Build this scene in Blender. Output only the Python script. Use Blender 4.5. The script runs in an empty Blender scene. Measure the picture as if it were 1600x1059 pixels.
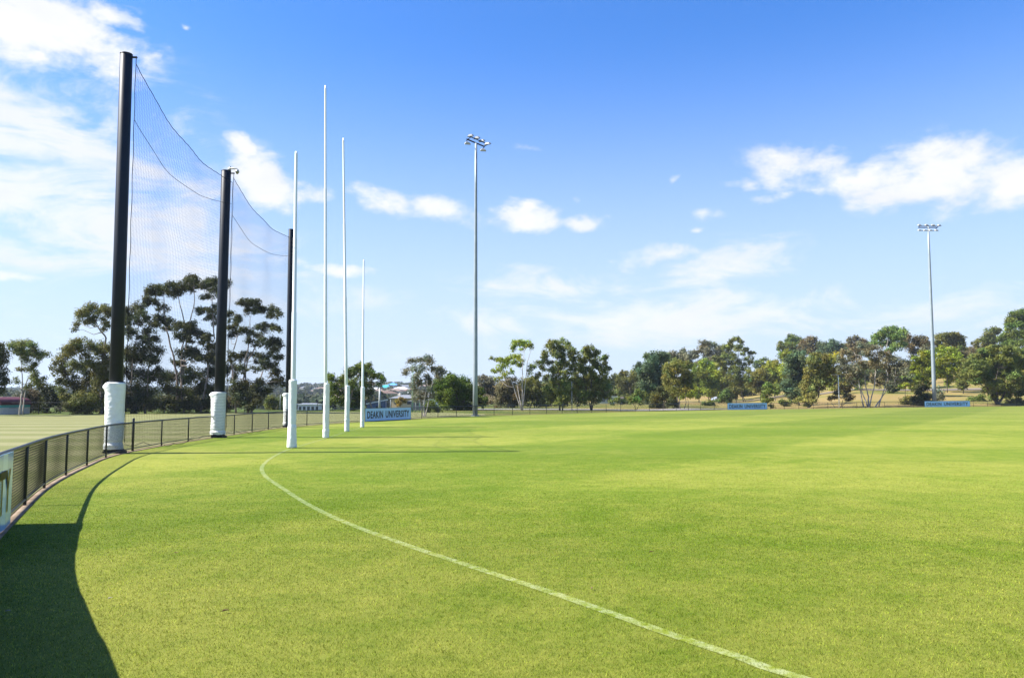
import bpy, math, random
import numpy as np
from mathutils import Vector, noise as mn
R = math.radians
C = bpy.context.scene.collection
SC = bpy.context.scene

# ------------------------------------------------------------------ camera, sky, sun
CAMZ = 1.88; F = 1200.0; PITCH = math.atan(90.5/F)
cd = bpy.data.cameras.new('camera'); cam = bpy.data.objects.new('camera', cd); C.objects.link(cam)
cam.location = (0, 0, CAMZ); cam.rotation_euler = (math.pi/2+PITCH, 0, 0)
cd.sensor_width = 36; cd.lens = 27.0; cd.clip_start = 0.05; cd.clip_end = 9000
SC.camera = cam
SUN_EL = R(45.5); SUN_AZ = R(-94)          # azimuth from +Y towards +X
sd = Vector((math.sin(SUN_AZ)*math.cos(SUN_EL), math.cos(SUN_AZ)*math.cos(SUN_EL), math.sin(SUN_EL)))
sl = bpy.data.lights.new('sun', 'SUN'); sun = bpy.data.objects.new('sun', sl); C.objects.link(sun)
sl.energy = 5.0; sl.angle = R(0.5); sl.color = (1.0, 0.955, 0.87)
sun.rotation_euler = sd.to_track_quat('Z', 'Y').to_euler(); sun.location = (-30, 0, 40)
SC.view_settings.view_transform = 'Standard'; SC.view_settings.look = 'None'
SC.view_settings.exposure = 1.5; SC.view_settings.gamma = 1.0
SC.render.engine = 'CYCLES'

def pxdir(px, py):
    u = (px-800)/F; v = (529.5-py)/F
    return Vector((u, math.cos(PITCH)-v*math.sin(PITCH), math.sin(PITCH)+v*math.cos(PITCH)))
def P(px, py, y):
    d = pxdir(px, py); t = y/d.y
    return Vector((d.x*t, y, CAMZ+d.z*t))

def build_world():
    w = bpy.data.worlds.new('World'); SC.world = w; w.use_nodes = True
    nt = w.node_tree; N = nt.nodes; L = nt.links; N.clear()
    out = N.new('ShaderNodeOutputWorld'); bg = N.new('ShaderNodeBackground'); bg.inputs[1].default_value = 0.056
    sky = N.new('ShaderNodeTexSky'); sky.sky_type = 'NISHITA'; sky.sun_disc = False
    sky.sun_elevation = SUN_EL; sky.sun_rotation = SUN_AZ
    sky.air_density = 1.0; sky.dust_density = 0.6; sky.ozone_density = 2.2; sky.altitude = 0
    def M(op, a, b=None, c=None, clamp=False):
        n = N.new('ShaderNodeMath'); n.operation = op; n.use_clamp = clamp
        for i, v in enumerate((a, b, c)):
            if v is None: continue
            if isinstance(v, (int, float)): n.inputs[i].default_value = v
            else: L.new(v, n.inputs[i])
        return n.outputs[0]
    tc = N.new('ShaderNodeTexCoord'); sp = N.new('ShaderNodeSeparateXYZ'); L.new(tc.outputs['Generated'], sp.inputs[0])
    az = M('ARCTAN2', sp.outputs[0], sp.outputs[1]); el = M('ARCSINE', sp.outputs[2])
    cb = N.new('ShaderNodeCombineXYZ'); L.new(az, cb.inputs[0]); L.new(el, cb.inputs[1])
    def noise(scale, sx, sy, detail, rough, off=0., dist=0.):
        mp = N.new('ShaderNodeMapping'); L.new(cb.outputs[0], mp.inputs[0])
        mp.inputs['Scale'].default_value = (sx, sy, 1); mp.inputs['Location'].default_value = (off, off*.7, off)
        n = N.new('ShaderNodeTexNoise'); L.new(mp.outputs[0], n.inputs['Vector'])
        n.inputs['Scale'].default_value = scale; n.inputs['Detail'].default_value = detail
        n.inputs['Roughness'].default_value = rough; n.inputs['Distortion'].default_value = dist
        return n.outputs['Fac']
    def azel(px, py):
        d = pxdir(px, py).normalized(); return math.atan2(d.x, d.y), math.asin(d.z)
    def blobs(lst, warp):
        acc = None
        ws = N.new('ShaderNodeVectorMath'); ws.operation = 'ADD'; L.new(cb.outputs[0], ws.inputs[0]); L.new(warp, ws.inputs[1])
        for (px, py, rx, ry, rot, amp) in lst:
            a, e = azel(px, py)
            mp = N.new('ShaderNodeMapping'); mp.vector_type = 'TEXTURE'; L.new(ws.outputs[0], mp.inputs[0])
            mp.inputs['Location'].default_value = (a, e, 0); mp.inputs['Rotation'].default_value = (0, 0, R(rot))
            mp.inputs['Scale'].default_value = (rx/F, ry/F, 1)
            ln = N.new('ShaderNodeVectorMath'); ln.operation = 'LENGTH'; L.new(mp.outputs[0], ln.inputs[0])
            mr = N.new('ShaderNodeMapRange'); mr.interpolation_type = 'SMOOTHSTEP'
            L.new(ln.outputs['Value'], mr.inputs[0])
            mr.inputs[1].default_value = 1.5; mr.inputs[2].default_value = 0.0; mr.inputs[3].default_value = 0; mr.inputs[4].default_value = amp
            acc = mr.outputs[0] if acc is None else M('MAXIMUM', acc, mr.outputs[0])
        return acc
    wn = N.new('ShaderNodeTexNoise'); L.new(cb.outputs[0], wn.inputs['Vector']); wn.inputs['Scale'].default_value = 14; wn.inputs['Detail'].default_value = 5
    wv = N.new('ShaderNodeVectorMath'); wv.operation = 'SUBTRACT'; L.new(wn.outputs['Color'], wv.inputs[0]); wv.inputs[1].default_value = (.5, .5, .5)
    wm = N.new('ShaderNodeVectorMath'); wm.operation = 'MULTIPLY'; L.new(wv.outputs[0], wm.inputs[0]); wm.inputs[1].default_value = (.07, .035, 0)
    puffy = [(75, 40, 130, 55, -10, 1.2), (150, 85, 75, 38, -35, 1.1), (165, 25, 55, 26, 0, .9), (20, 20, 70, 40, 0, 1.), (225, 85, 22, 12, 0, .5),
             (415, 280, 75, 42, -30, 1.1), (380, 225, 34, 15, -30, .8), (480, 305, 60, 20, 0, .8),
             (610, 313, 86, 24, -6, .92), (690, 325, 86, 28, -12, .9), (815, 338, 95, 26, -4, .95), (905, 345, 60, 15, 0, .8),
             (1260, 262, 95, 38, -6, 1.0), (1340, 285, 115, 38, -4, 1.05), (1490, 262, 115, 50, 0, 1.05), (1600, 285, 125, 50, 0, 1.1), (1420, 298, 115, 32, 0, 1.0),
             (1200, 313, 48, 12, 0, .75), (1160, 288, 42, 12, 0, .55), (1018, 402, 75, 22, 3, 1.), (1120, 335, 34, 12, -5, .5), (1092, 356, 16, 6, 10, .5),
             (1052, 272, 18, 8, 0, .55), (835, 230, 36, 10, 0, .4), (905, 306, 15, 10, 0, .5), (22, 430, 40, 9, 0, .65),
             (530, 418, 80, 13, 0, .7), (440, 408, 60, 14, 0, .6), (20, 225, 40, 20, 0, .5), (300, 45, 10, 5, 0, .35), (690, 465, 28, 8, -12, .35)]
    wisp = [(60, 230, 230, 140, 0, 1.1), (60, 310, 220, 100, 0, 1.15), (160, 200, 130, 80, -15, .85), (150, 350, 150, 60, -20, .9), (300, 400, 190, 70, 0, 1.), (270, 330, 130, 90, 0, .8), (120, 120, 130, 60, 0, .7),
            (560, 470, 140, 36, -5, .5), (680, 500, 170, 40, -6, .5), (850, 450, 90, 22, -8, .7), (900, 470, 190, 46, -8, .95), (1130, 430, 130, 48, 22, .95),
            (1000, 500, 240, 42, -3, 1.15), (1180, 478, 200, 38, -2, 1.05), (760, 505, 150, 30, -4, .85), (1420, 480, 160, 30, 4, .9), (1480, 470, 190, 36, 8, .85), (1560, 450, 120, 34, 8, .7), (1380, 500, 260, 26, 0, .6),
            (820, 420, 60, 14, 0, .5), (650, 535, 250, 30, 0, .4), (240, 480, 300, 70, 0, .45), (1180, 400, 60, 20, 25, .4)]
    bp = blobs(puffy, wm.outputs[0]); bw = blobs(wisp, wm.outputs[0])
    n1 = noise(11, 1, 1.9, 9, .6, 3.1, .25); n2 = noise(6, 1, 3.2, 10, .64, 7.7, .9); n3 = noise(40, 1, 1.6, 6, .6, 1.3)
    # cumulus
    s = M('ADD', bp, M('MULTIPLY', M('SUBTRACT', n1, .5), 1.9)); s = M('ADD', s, M('MULTIPLY', M('SUBTRACT', n3, .5), .7))
    m1 = N.new('ShaderNodeMapRange'); m1.interpolation_type = 'SMOOTHSTEP'; L.new(s, m1.inputs[0]); m1.inputs[1].default_value = .25; m1.inputs[2].default_value = 1.0
    pm = M('MULTIPLY', m1.outputs[0], M('MULTIPLY', bp, 3.0, clamp=True))
    # cirrus
    s2 = M('ADD', M('MULTIPLY', bw, .70), M('MULTIPLY', M('SUBTRACT', n2, .5), 2.7)); s2 = M('ADD', s2, M('MULTIPLY', M('SUBTRACT', n3, .5), .45))
    m2 = N.new('ShaderNodeMapRange'); m2.interpolation_type = 'SMOOTHSTEP'; L.new(s2, m2.inputs[0]); m2.inputs[1].default_value = .08; m2.inputs[2].default_value = .95
    wmk = M('MULTIPLY', m2.outputs[0], M('MULTIPLY', bw, 2.2, clamp=True)); wmk = M('MULTIPLY', wmk, .92)
    mask = M('MAXIMUM', pm, wmk)
    # pale horizon air
    mh = N.new('ShaderNodeMapRange'); mh.interpolation_type = 'SMOOTHSTEP'; L.new(el, mh.inputs[0]); mh.inputs[1].default_value = .47; mh.inputs[2].default_value = -.02
    mh.inputs[3].default_value = 0; mh.inputs[4].default_value = .95
    hs = N.new('ShaderNodeHueSaturation'); L.new(sky.outputs[0], hs.inputs['Color']); hs.inputs['Saturation'].default_value = SKY_SAT; hs.inputs['Value'].default_value = SKY_VAL
    tint = N.new('ShaderNodeMix'); tint.data_type = 'RGBA'; tint.blend_type = 'MULTIPLY'; tint.inputs[0].default_value = 1
    L.new(hs.outputs[0], tint.inputs[6]); tint.inputs[7].default_value = SKY_TINT
    mx0 = N.new('ShaderNodeMix'); mx0.data_type = 'RGBA'; L.new(mh.outputs[0], mx0.inputs[0]); L.new(tint.outputs[2], mx0.inputs[6]); mx0.inputs[7].default_value = HORIZ
    # cloud colour: slightly greyer, bluer where the noise is thick
    mc = N.new('ShaderNodeMix'); mc.data_type = 'RGBA'; L.new(M('MULTIPLY', M('SUBTRACT', n2, .42), 2.2, clamp=True), mc.inputs[0])
    mc.inputs[6].default_value = CLOUD_A; mc.inputs[7].default_value = CLOUD_B
    mx = N.new('ShaderNodeMix'); mx.data_type = 'RGBA'; L.new(mask, mx.inputs[0]); L.new(mx0.outputs[2], mx.inputs[6]); L.new(mc.outputs[2], mx.inputs[7])
    L.new(mx.outputs[2], bg.inputs[0]); L.new(bg.outputs[0], out.inputs[0])
SKY_SAT = 1.25; SKY_VAL = 1.0; SKY_TINT = (.95, 1.23, 1.66, 1)
HORIZ = (4.5, 5.25, 6.3, 1); CLOUD_A = (6.5, 6.55, 6.7, 1); CLOUD_B = (5.4, 5.6, 6.3, 1)
build_world()

# ------------------------------------------------------------------ helpers
class MB:
    def __init__(s): s.v = []; s.f = []; s.n = 0
    def add(s, vs, fs):
        o = s.n; s.v.extend([tuple(v) for v in vs]); s.f.extend([tuple(i+o for i in f) for f in fs]); s.n += len(vs); return s
    def box(s, c, size, rz=0):
        cx, cy, cz = c; a, b, h = (k/2 for k in size); cs, sn = math.cos(rz), math.sin(rz)
        vs = [(cx+x*a*cs-y*b*sn, cy+x*a*sn+y*b*cs, cz+z*h) for z in (-1, 1) for x, y in ((-1, -1), (1, -1), (1, 1), (-1, 1))]
        return s.add(vs, [(3, 2, 1, 0), (4, 5, 6, 7), (0, 1, 5, 4), (1, 2, 6, 5), (2, 3, 7, 6), (3, 0, 4, 7)])
    def tube(s, pts, rad, n=8, cap=True):
        pts = [Vector(p) for p in pts]
        if not isinstance(rad, (list, tuple)): rad = [rad]*len(pts)
        vs = []; k = len(pts)
        for i, p in enumerate(pts):
            t = (pts[min(i+1, k-1)]-pts[max(i-1, 0)]); t = t.normalized() if t.length > 1e-9 else Vector((0, 0, 1))
            a = Vector((1, 0, 0)) if abs(t.z) > .9 else Vector((0, 0, 1))
            u = t.cross(a).normalized(); w = t.cross(u)
            for j in range(n):
                q = 2*math.pi*j/n; vs.append(p+u*(math.cos(q)*rad[i])+w*(math.sin(q)*rad[i]))
        fs = [(i*n+j, i*n+(j+1) % n, (i+1)*n+(j+1) % n, (i+1)*n+j) for i in range(k-1) for j in range(n)]
        if cap: fs += [tuple(range(n-1, -1, -1)), tuple((k-1)*n+j for j in range(n))]
        return s.add(vs, fs)
    def build(s, name, mat, parent=None, smooth=False):
        me = bpy.data.meshes.new(name); me.from_pydata(s.v, [], s.f); me.update()
        if smooth: me.polygons.foreach_set('use_smooth', [True]*len(me.polygons))
        return link(name, me, mat, parent)
def link(name, me, mat, parent=None):
    o = bpy.data.objects.new(name, me); C.objects.link(o)
    if mat is not None and not me.materials: me.materials.append(mat)
    if parent is not None:
        o.parent = parent; o.matrix_parent_inverse = parent.matrix_basis.inverted()
    return o
def npmesh(name, V, Fq, mat, parent=None, col=None, smooth=False):
    """V (n,3) float, Fq (m,k) int"""
    me = bpy.data.meshes.new(name); V = np.ascontiguousarray(V, dtype=np.float32); Fq = np.ascontiguousarray(Fq, dtype=np.int32)
    me.vertices.add(len(V)); me.vertices.foreach_set('co', V.ravel()); k = Fq.shape[1]
    me.loops.add(Fq.size); me.loops.foreach_set('vertex_index', Fq.ravel())
    me.polygons.add(len(Fq)); me.polygons.foreach_set('loop_start', np.arange(len(Fq), dtype=np.int32)*k)
    if smooth: me.polygons.foreach_set('use_smooth', np.ones(len(Fq), dtype=bool))
    me.update(calc_edges=True)
    if col is not None:
        at = me.color_attributes.new('tone', 'FLOAT_COLOR', 'POINT')
        c4 = np.ones((len(V), 4), dtype=np.float32); c4[:, :3] = col; at.data.foreach_set('color', c4.ravel())
    return link(name, me, mat, parent)
def thing(name, label, cat, loc=(0, 0, 0), rz=0, group=None):
    o = bpy.data.objects.new(name, None); o.location = loc; o.rotation_euler = (0, 0, rz); o.empty_display_size = .2
    C.objects.link(o); return tag(o, label, cat, group)
def tag(o, label=None, cat=None, group=None, kind=None):
    if label: o['label'] = label
    if cat: o['category'] = cat
    if group: o['group'] = group
    if kind: o['kind'] = kind
    return o

def mat(name, col, rough=.6, spec=.5, metal=0., var=.0, vscale=4., bump=0., bscale=20., col2=None, detail=4, coat=0.):
    m = bpy.data.materials.new(name); m.use_nodes = True; nt = m.node_tree; N = nt.nodes; L = nt.links
    b = N['Principled BSDF']; b.inputs['Roughness'].default_value = rough; b.inputs['Specular IOR Level'].default_value = spec
    b.inputs['Metallic'].default_value = metal; b.inputs['Base Color'].default_value = (*col, 1)
    if coat: b.inputs['Coat Weight'].default_value = coat; b.inputs['Coat Roughness'].default_value = .05
    tc = N.new('ShaderNodeTexCoord')
    if var or col2:
        n = N.new('ShaderNodeTexNoise'); n.inputs['Scale'].default_value = vscale; n.inputs['Detail'].default_value = detail; n.inputs['Roughness'].default_value = .6
        L.new(tc.outputs['Object'], n.inputs['Vector'])
        cr = N.new('ShaderNodeValToRGB'); L.new(n.outputs['Fac'], cr.inputs[0])
        c2 = col2 or tuple(min(1, c*(1+var)) for c in col); c1 = col if col2 else tuple(c*(1-var) for c in col)
        cr.color_ramp.elements[0].position = .35; cr.color_ramp.elements[1].position = .65
        cr.color_ramp.elements[0].color = (*c1, 1); cr.color_ramp.elements[1].color = (*c2, 1)
        L.new(cr.outputs[0], b.inputs['Base Color'])
    if bump:
        n = N.new('ShaderNodeTexNoise'); n.inputs['Scale'].default_value = bscale; n.inputs['Detail'].default_value = 5
        L.new(tc.outputs['Object'], n.inputs['Vector'])
        bp = N.new('ShaderNodeBump'); bp.inputs['Strength'].default_value = bump; bp.inputs['Distance'].default_value = .02
        L.new(n.outputs['Fac'], bp.inputs['Height']); L.new(bp.outputs[0], b.inputs['Normal'])
    return m

# ------------------------------------------------------------------ terrain
def sst(a, b, x):
    t = np.clip((x-a)/(b-a), 0, 1); return t*t*(3-2*t)
PROF = [(-400, [(130, 0), (300, -3), (700, 0), (1500, 9), (4500, 10)]),
        (300, [(130, 0), (300, -4), (700, 0), (1500, 14), (4500, 15)]),
        (480, [(110, 0), (200, -2.6), (330, -5), (600, -4), (1000, 12), (1500, 20), (4500, 20)]),
        (620, [(110, 0), (180, -1.6), (330, -4), (600, -2), (1000, 14), (1400, 20.5), (4500, 20)]),
        (740, [(140, 0), (330, -1), (700, 3), (1500, 19), (4500, 20)]),
        (900, [(160, 0), (250, 0), (400, 4), (900, 14), (4500, 24)]),
        (1150, [(150, 0), (250, .2), (340, 3.5), (600, 11), (4500, 20)]),
        (1250, [(134, 0), (165, .5), (235, 2.2), (330, 6), (600, 14), (4500, 20)]),
        (1350, [(134, 0), (160, 1.0), (190, 2.7), (220, 4.3), (300, 9), (500, 16), (4500, 20)]),
        (1600, [(136, 0), (160, 1.5), (190, 3.5), (220, 6), (300, 12), (500, 20), (4500, 24)])]
PXS = np.array([p[0] for p in PROF], float)
def T(x, y):
    x = np.asarray(x, float); y = np.asarray(y, float); r = np.hypot(x, y)
    g = .26/(1+(r/14)**4) + .28*sst(40, 90, x)*sst(60, 110, y)
    a = np.clip(np.arctan2(x, y), -.75, .62); pxv = np.clip(800+F*np.tan(a), -400, 1600)
    D = np.where(np.abs(np.arctan2(x, y)) < .62, y, r*.8)
    hs = np.array([np.interp(D, [q[0] for q in pr], [q[1] for q in pr]) for _, pr in PROF])
    i = np.clip(np.searchsorted(PXS, pxv, side='right')-1, 0, len(PXS)-2); t = (pxv-PXS[i])/(PXS[i+1]-PXS[i]); t = t*t*(3-2*t)
    h = np.take_along_axis(hs, i[None, ...], 0)[0]*(1-t)+np.take_along_axis(hs, (i+1)[None, ...], 0)[0]*t
    back = sst(-.2, .5, y/np.maximum(r, .01))
    return g + h*back
def Tz(x, y): return float(T(np.array([x]), np.array([y]))[0])
def GD(px, D):
    """ground point in column px at depth D"""
    z = 0.
    for _ in range(4):
        zc = D*math.cos(PITCH)+(z-CAMZ)*math.sin(PITCH); x = (px-800)/F*zc; z = Tz(x, D)
    return Vector((x, D, z))
def G(px, py):
    """ground point seen at a pixel"""
    d = pxdir(px, py); z = 0.
    for _ in range(30):
        t = (CAMZ-z)/(-d.z); z = .5*z+.5*Tz(d.x*t, d.y*t)
    return Vector((d.x*t, d.y*t, Tz(d.x*t, d.y*t)))

# fence line (world metres): measured front part, closed out of view
LOOP = [(-0.35, -.5), (-1.75, 2.05), (-3.2, 4.4), (-4.95, 6.95), (-5.85, 8.6), (-6.88, 10.6), (-7.95, 12.7), (-9.24, 15.3), (-10.46, 18.2), (-11.5, 21.0), (-12.75, 24.7),
        (-13.45, 29.6), (-13.75, 34), (-13.9, 38.7), (-14.1, 45.6), (-13.6, 49.7), (-12.6, 55.0), (-11.25, 59.0), (-8.6, 65.4), (-7.4, 69.2), (-4.0, 75), (2.2, 83),
        (11.7, 94.4), (22.7, 105.0), (28.2, 110), (41.5, 118.2), (56, 124.5), (65, 127.8), (77.7, 131), (89, 133.6), (103, 134), (120, 128), (136, 100), (136, 55), (112, 12), (72, -14), (32, -19), (8, -8)]
def catmull(pts, closed=True, step=.25):
    pts = [np.array(p, float) for p in pts]; n = len(pts); out = []
    for i in range(n if closed else n-1):
        p0, p1, p2, p3 = (pts[(i+k-1) % n] if closed else pts[min(max(i+k-1, 0), n-1)] for k in range(4))
        m = max(2, int(np.linalg.norm(p2-p1)/step))
        for j in range(m):
            t = j/m
            out.append(.5*((2*p1)+(-p0+p2)*t+(2*p0-5*p1+4*p2-p3)*t*t+(-p0+3*p1-3*p2+p3)*t**3))
    if not closed: out.append(pts[-1])
    return np.array(out)
LP = catmull(LOOP)
for _ in range(2):      # ease the kinks of the surveyed points
    w_ = np.hanning(17); w_ /= w_.sum(); pad_ = np.concatenate([LP[-8:], LP, LP[:8]]); LP = np.stack([np.convolve(pad_[:, q], w_, 'valid') for q in (0, 1)], 1)
def polar_r(poly, th):
    a = poly; b = np.roll(poly, -1, 0); d = np.stack([np.sin(th), np.cos(th)], 1); res = np.full(len(th), 1e9)
    e = b-a
    for k in range(len(th)):
        den = d[k, 0]*e[:, 1]-d[k, 1]*e[:, 0]; den = np.where(np.abs(den) < 1e-12, 1e-12, den)
        t = (a[:, 0]*e[:, 1]-a[:, 1]*e[:, 0])/den; s = (a[:, 0]*d[k, 1]-a[:, 1]*d[k, 0])/den
        ok = (t > 0) & (s >= 0) & (s <= 1)
        if ok.any(): res[k] = t[ok].min()
    return res
NT = 1080
TH = np.linspace(-math.pi, math.pi, NT, endpoint=False)
RF = polar_r(LP, TH)
bad = RF > 1e8; RF[bad] = np.interp(TH[bad], TH[~bad], RF[~bad])
def polar_sheet(name, fr, m, kind='structure'):
    """fr(i) -> array of radii for ring i"""
    rings = np.stack(fr, 0); k = len(rings)
    X = rings*np.sin(TH)[None]; Y = rings*np.cos(TH)[None]; Z = T(X, Y)
    V = np.stack([X, Y, Z], -1).reshape(-1, 3)
    i = np.arange(k-1)[:, None]; j = np.arange(NT)[None]; j2 = (j+1) % NT
    Fq = np.stack([i*NT+j, i*NT+j2, (i+1)*NT+j2, (i+1)*NT+j], -1).reshape(-1, 4)
    o = npmesh(name, V, Fq[:, ::-1], m, smooth=True); return tag(o, kind=kind)

# turf colour group shared by turf surface and grass blades
def turf_nodes(nt, pos):
    N = nt.nodes; L = nt.links
    def M(op, a, b=None, c=None, clamp=False):
        n = N.new('ShaderNodeMath'); n.operation = op; n.use_clamp = clamp
        for i, v in enumerate((a, b, c)):
            if v is None: continue
            if isinstance(v, (int, float)): n.inputs[i].default_value = v
            else: L.new(v, n.inputs[i])
        return n.outputs[0]
    def noise(scale, detail=4, rough=.6, sc=(1, 1, 0), off=(0, 0, 0)):
        mp = N.new('ShaderNodeMapping'); L.new(pos, mp.inputs[0]); mp.inputs['Scale'].default_value = sc; mp.inputs['Location'].default_value = off
        n = N.new('ShaderNodeTexNoise'); L.new(mp.outputs[0], n.inputs['Vector']); n.inputs['Scale'].default_value = scale; n.inputs['Detail'].default_value = detail; n.inputs['Roughness'].default_value = rough
        return n.outputs['Fac']
    def mr(v, a, b, c, d):
        n = N.new('ShaderNodeMapRange'); n.interpolation_type = 'SMOOTHSTEP'; L.new(v, n.inputs[0])
        for i, q in enumerate((a, b, c, d)): n.inputs[i+1].default_value = q
        return n.outputs[0]
    sp = N.new('ShaderNodeSeparateXYZ'); L.new(pos, sp.inputs[0]); x, y = sp.outputs[0], sp.outputs[1]
    wob = M('MULTIPLY', M('SUBTRACT', noise(.12, 3), .5), 1.6)
    # mowing bands in two directions
    c1 = M('ADD', M('MULTIPLY', M('ADD', x, 2.6), .81), M('MULTIPLY', M('SUBTRACT', y, 11.5), -.59))   # distance across diagonal bands
    s1 = M('SINE', M('ADD', M('MULTIPLY', M('ADD', c1, wob), math.pi/9.0), 0.0)); s1 = mr(s1, -.25, .25, 0, 1)
    s2 = M('SINE', M('MULTIPLY', M('ADD', M('ADD', y, wob), M('MULTIPLY', x, .05)), math.pi/7.5)); s2 = mr(s2, -.4, .4, 0, 1)
    band = M('ADD', M('MULTIPLY', s1, .62), M('MULTIPLY', s2, .38))
    big = noise(.16, 5, .65, off=(3, 9, 0)); mid = noise(1.3, 5, .65); fine = noise(9, 5, .7); vf = noise(70, 3, .7)
    straw = M('ADD', M('MULTIPLY', big, .50), M('MULTIPLY', mid, .40)); straw = M('ADD', straw, M('MULTIPLY', fine, .30)); straw = M('ADD', straw, M('MULTIPLY', vf, .12))
    # the run-off outside the line, near the fence, is drier
    dry = M('MULTIPLY', mr(M('ADD', x, M('MULTIPLY', y, .42)), 3.5, -2.5, 0, .12), mr(y, 60, 25, 0, .8))
    straw = mr(M('ADD', M('ADD', straw, dry), M('MULTIPLY', M('SUBTRACT', band, .5), .16)), .52, .88, 0, 1)
    cm = N.new('ShaderNodeMix'); cm.data_type = 'RGBA'; L.new(straw, cm.inputs[0]); cm.inputs[6].default_value = TURF_A; cm.inputs[7].default_value = TURF_B
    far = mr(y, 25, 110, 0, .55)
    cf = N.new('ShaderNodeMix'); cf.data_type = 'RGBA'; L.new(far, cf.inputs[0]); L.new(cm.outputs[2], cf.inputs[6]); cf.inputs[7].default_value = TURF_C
    br = M('ADD', .80, M('MULTIPLY', M('SUBTRACT', band, .5), .13)); br = M('ADD', br, M('MULTIPLY', M('SUBTRACT', fine, .25), .5)); br = M('ADD', br, M('MULTIPLY', M('SUBTRACT', vf, .5), .55)); br = M('ADD', br, M('MULTIPLY', M('SUBTRACT', mid, .5), .25))
    vm = N.new('ShaderNodeVectorMath'); vm.operation = 'SCALE'; L.new(cf.outputs[2], vm.inputs[0]); L.new(br, vm.inputs['Scale'])
    return vm.outputs[0], fine, vf
TURF_A = (.106, .162, .006, 1); TURF_B = (.208, .220, .032, 1); TURF_C = (.120, .140, .025, 1)
def turf_mat():
    m = bpy.data.materials.new('mown_turf'); m.use_nodes = True; nt = m.node_tree; N = nt.nodes; L = nt.links
    b = N['Principled BSDF']; b.inputs['Roughness'].default_value = .85; b.inputs['Specular IOR Level'].default_value = .15
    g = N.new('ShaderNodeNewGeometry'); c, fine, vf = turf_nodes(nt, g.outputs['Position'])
    # shade among the modelled blades, put into the colour: turf darkens towards the camera
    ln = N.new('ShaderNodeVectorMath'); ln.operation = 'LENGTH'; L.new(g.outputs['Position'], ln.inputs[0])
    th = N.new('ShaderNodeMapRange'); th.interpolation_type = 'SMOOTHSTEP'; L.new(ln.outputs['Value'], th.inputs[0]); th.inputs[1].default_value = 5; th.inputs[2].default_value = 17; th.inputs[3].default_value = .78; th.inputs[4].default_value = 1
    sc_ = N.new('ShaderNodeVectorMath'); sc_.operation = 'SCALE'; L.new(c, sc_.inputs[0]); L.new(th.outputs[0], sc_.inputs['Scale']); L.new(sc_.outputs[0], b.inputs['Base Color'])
    bp = N.new('ShaderNodeBump'); bp.inputs['Strength'].default_value = .5; bp.inputs['Distance'].default_value = .03
    L.new(vf, bp.inputs['Height']); L.new(bp.outputs[0], b.inputs['Normal']); return m
def blade_mat():
    m = bpy.data.materials.new('grass_blade'); m.use_nodes = True; nt = m.node_tree; N = nt.nodes; L = nt.links; N.clear()
    out = N.new('ShaderNodeOutputMaterial'); d = N.new('ShaderNodeBsdfDiffuse'); tr = N.new('ShaderNodeBsdfTranslucent'); mx = N.new('ShaderNodeMixShader'); mx.inputs[0].default_value = .45
    g = N.new('ShaderNodeNewGeometry'); c, _, _ = turf_nodes(nt, g.outputs['Position'])
    at = N.new('ShaderNodeAttribute'); at.attribute_name = 'tone'
    v = N.new('ShaderNodeVectorMath'); v.operation = 'MULTIPLY'; L.new(c, v.inputs[0]); L.new(at.outputs['Color'], v.inputs[1])
    L.new(v.outputs[0], d.inputs[0]); L.new(v.outputs[0], tr.inputs[0]); L.new(d.outputs[0], mx.inputs[1]); L.new(tr.outputs[0], mx.inputs[2]); L.new(mx.outputs[0], out.inputs[0]); return m

def ground_mat():
    m = bpy.data.materials.new('parkland_ground'); m.use_nodes = True; nt = m.node_tree; N = nt.nodes; L = nt.links
    b = N['Principled BSDF']; b.inputs['Roughness'].default_value = .95; b.inputs['Specular IOR Level'].default_value = .1
    g = N.new('ShaderNodeNewGeometry'); pos = g.outputs['Position']
    def nz(s, d=5, r=.65, w=(0, 0, 0)):
        mp = N.new('ShaderNodeMapping'); L.new(pos, mp.inputs[0]); mp.inputs['Location'].default_value = w
        n = N.new('ShaderNodeTexNoise'); L.new(mp.outputs[0], n.inputs['Vector']); n.inputs['Scale'].default_value = s; n.inputs['Detail'].default_value = d; n.inputs['Roughness'].default_value = r; return n.outputs['Fac']
    sp = N.new('ShaderNodeSeparateXYZ'); L.new(pos, sp.inputs[0])
    mr = N.new('ShaderNodeMapRange'); L.new(sp.outputs[0], mr.inputs[0]); mr.inputs[1].default_value = -25; mr.inputs[2].default_value = 45; mr.inputs[3].default_value = -.28; mr.inputs[4].default_value = .03
    a = N.new('ShaderNodeMath'); a.operation = 'ADD'; L.new(nz(.045), a.inputs[0]); L.new(mr.outputs[0], a.inputs[1])
    a2 = N.new('ShaderNodeMath'); a2.operation = 'MULTIPLY_ADD'; L.new(nz(.5, 5, .7), a2.inputs[0]); a2.inputs[1].default_value = .3; L.new(a.outputs[0], a2.inputs[2])
    cr = N.new('ShaderNodeValToRGB'); L.new(a2.outputs[0], cr.inputs[0]); e = cr.color_ramp.elements
    e[0].position = .38; e[0].color = (.06, .085, .014, 1); e[1].position = .86; e[1].color = (.22, .15, .07, 1)
    x = e.new(.55); x.color = (.12, .12, .028, 1); x = e.new(.68); x.color = (.20, .155, .05, 1)
    L.new(cr.outputs[0], b.inputs['Base Color']); return m
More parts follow.
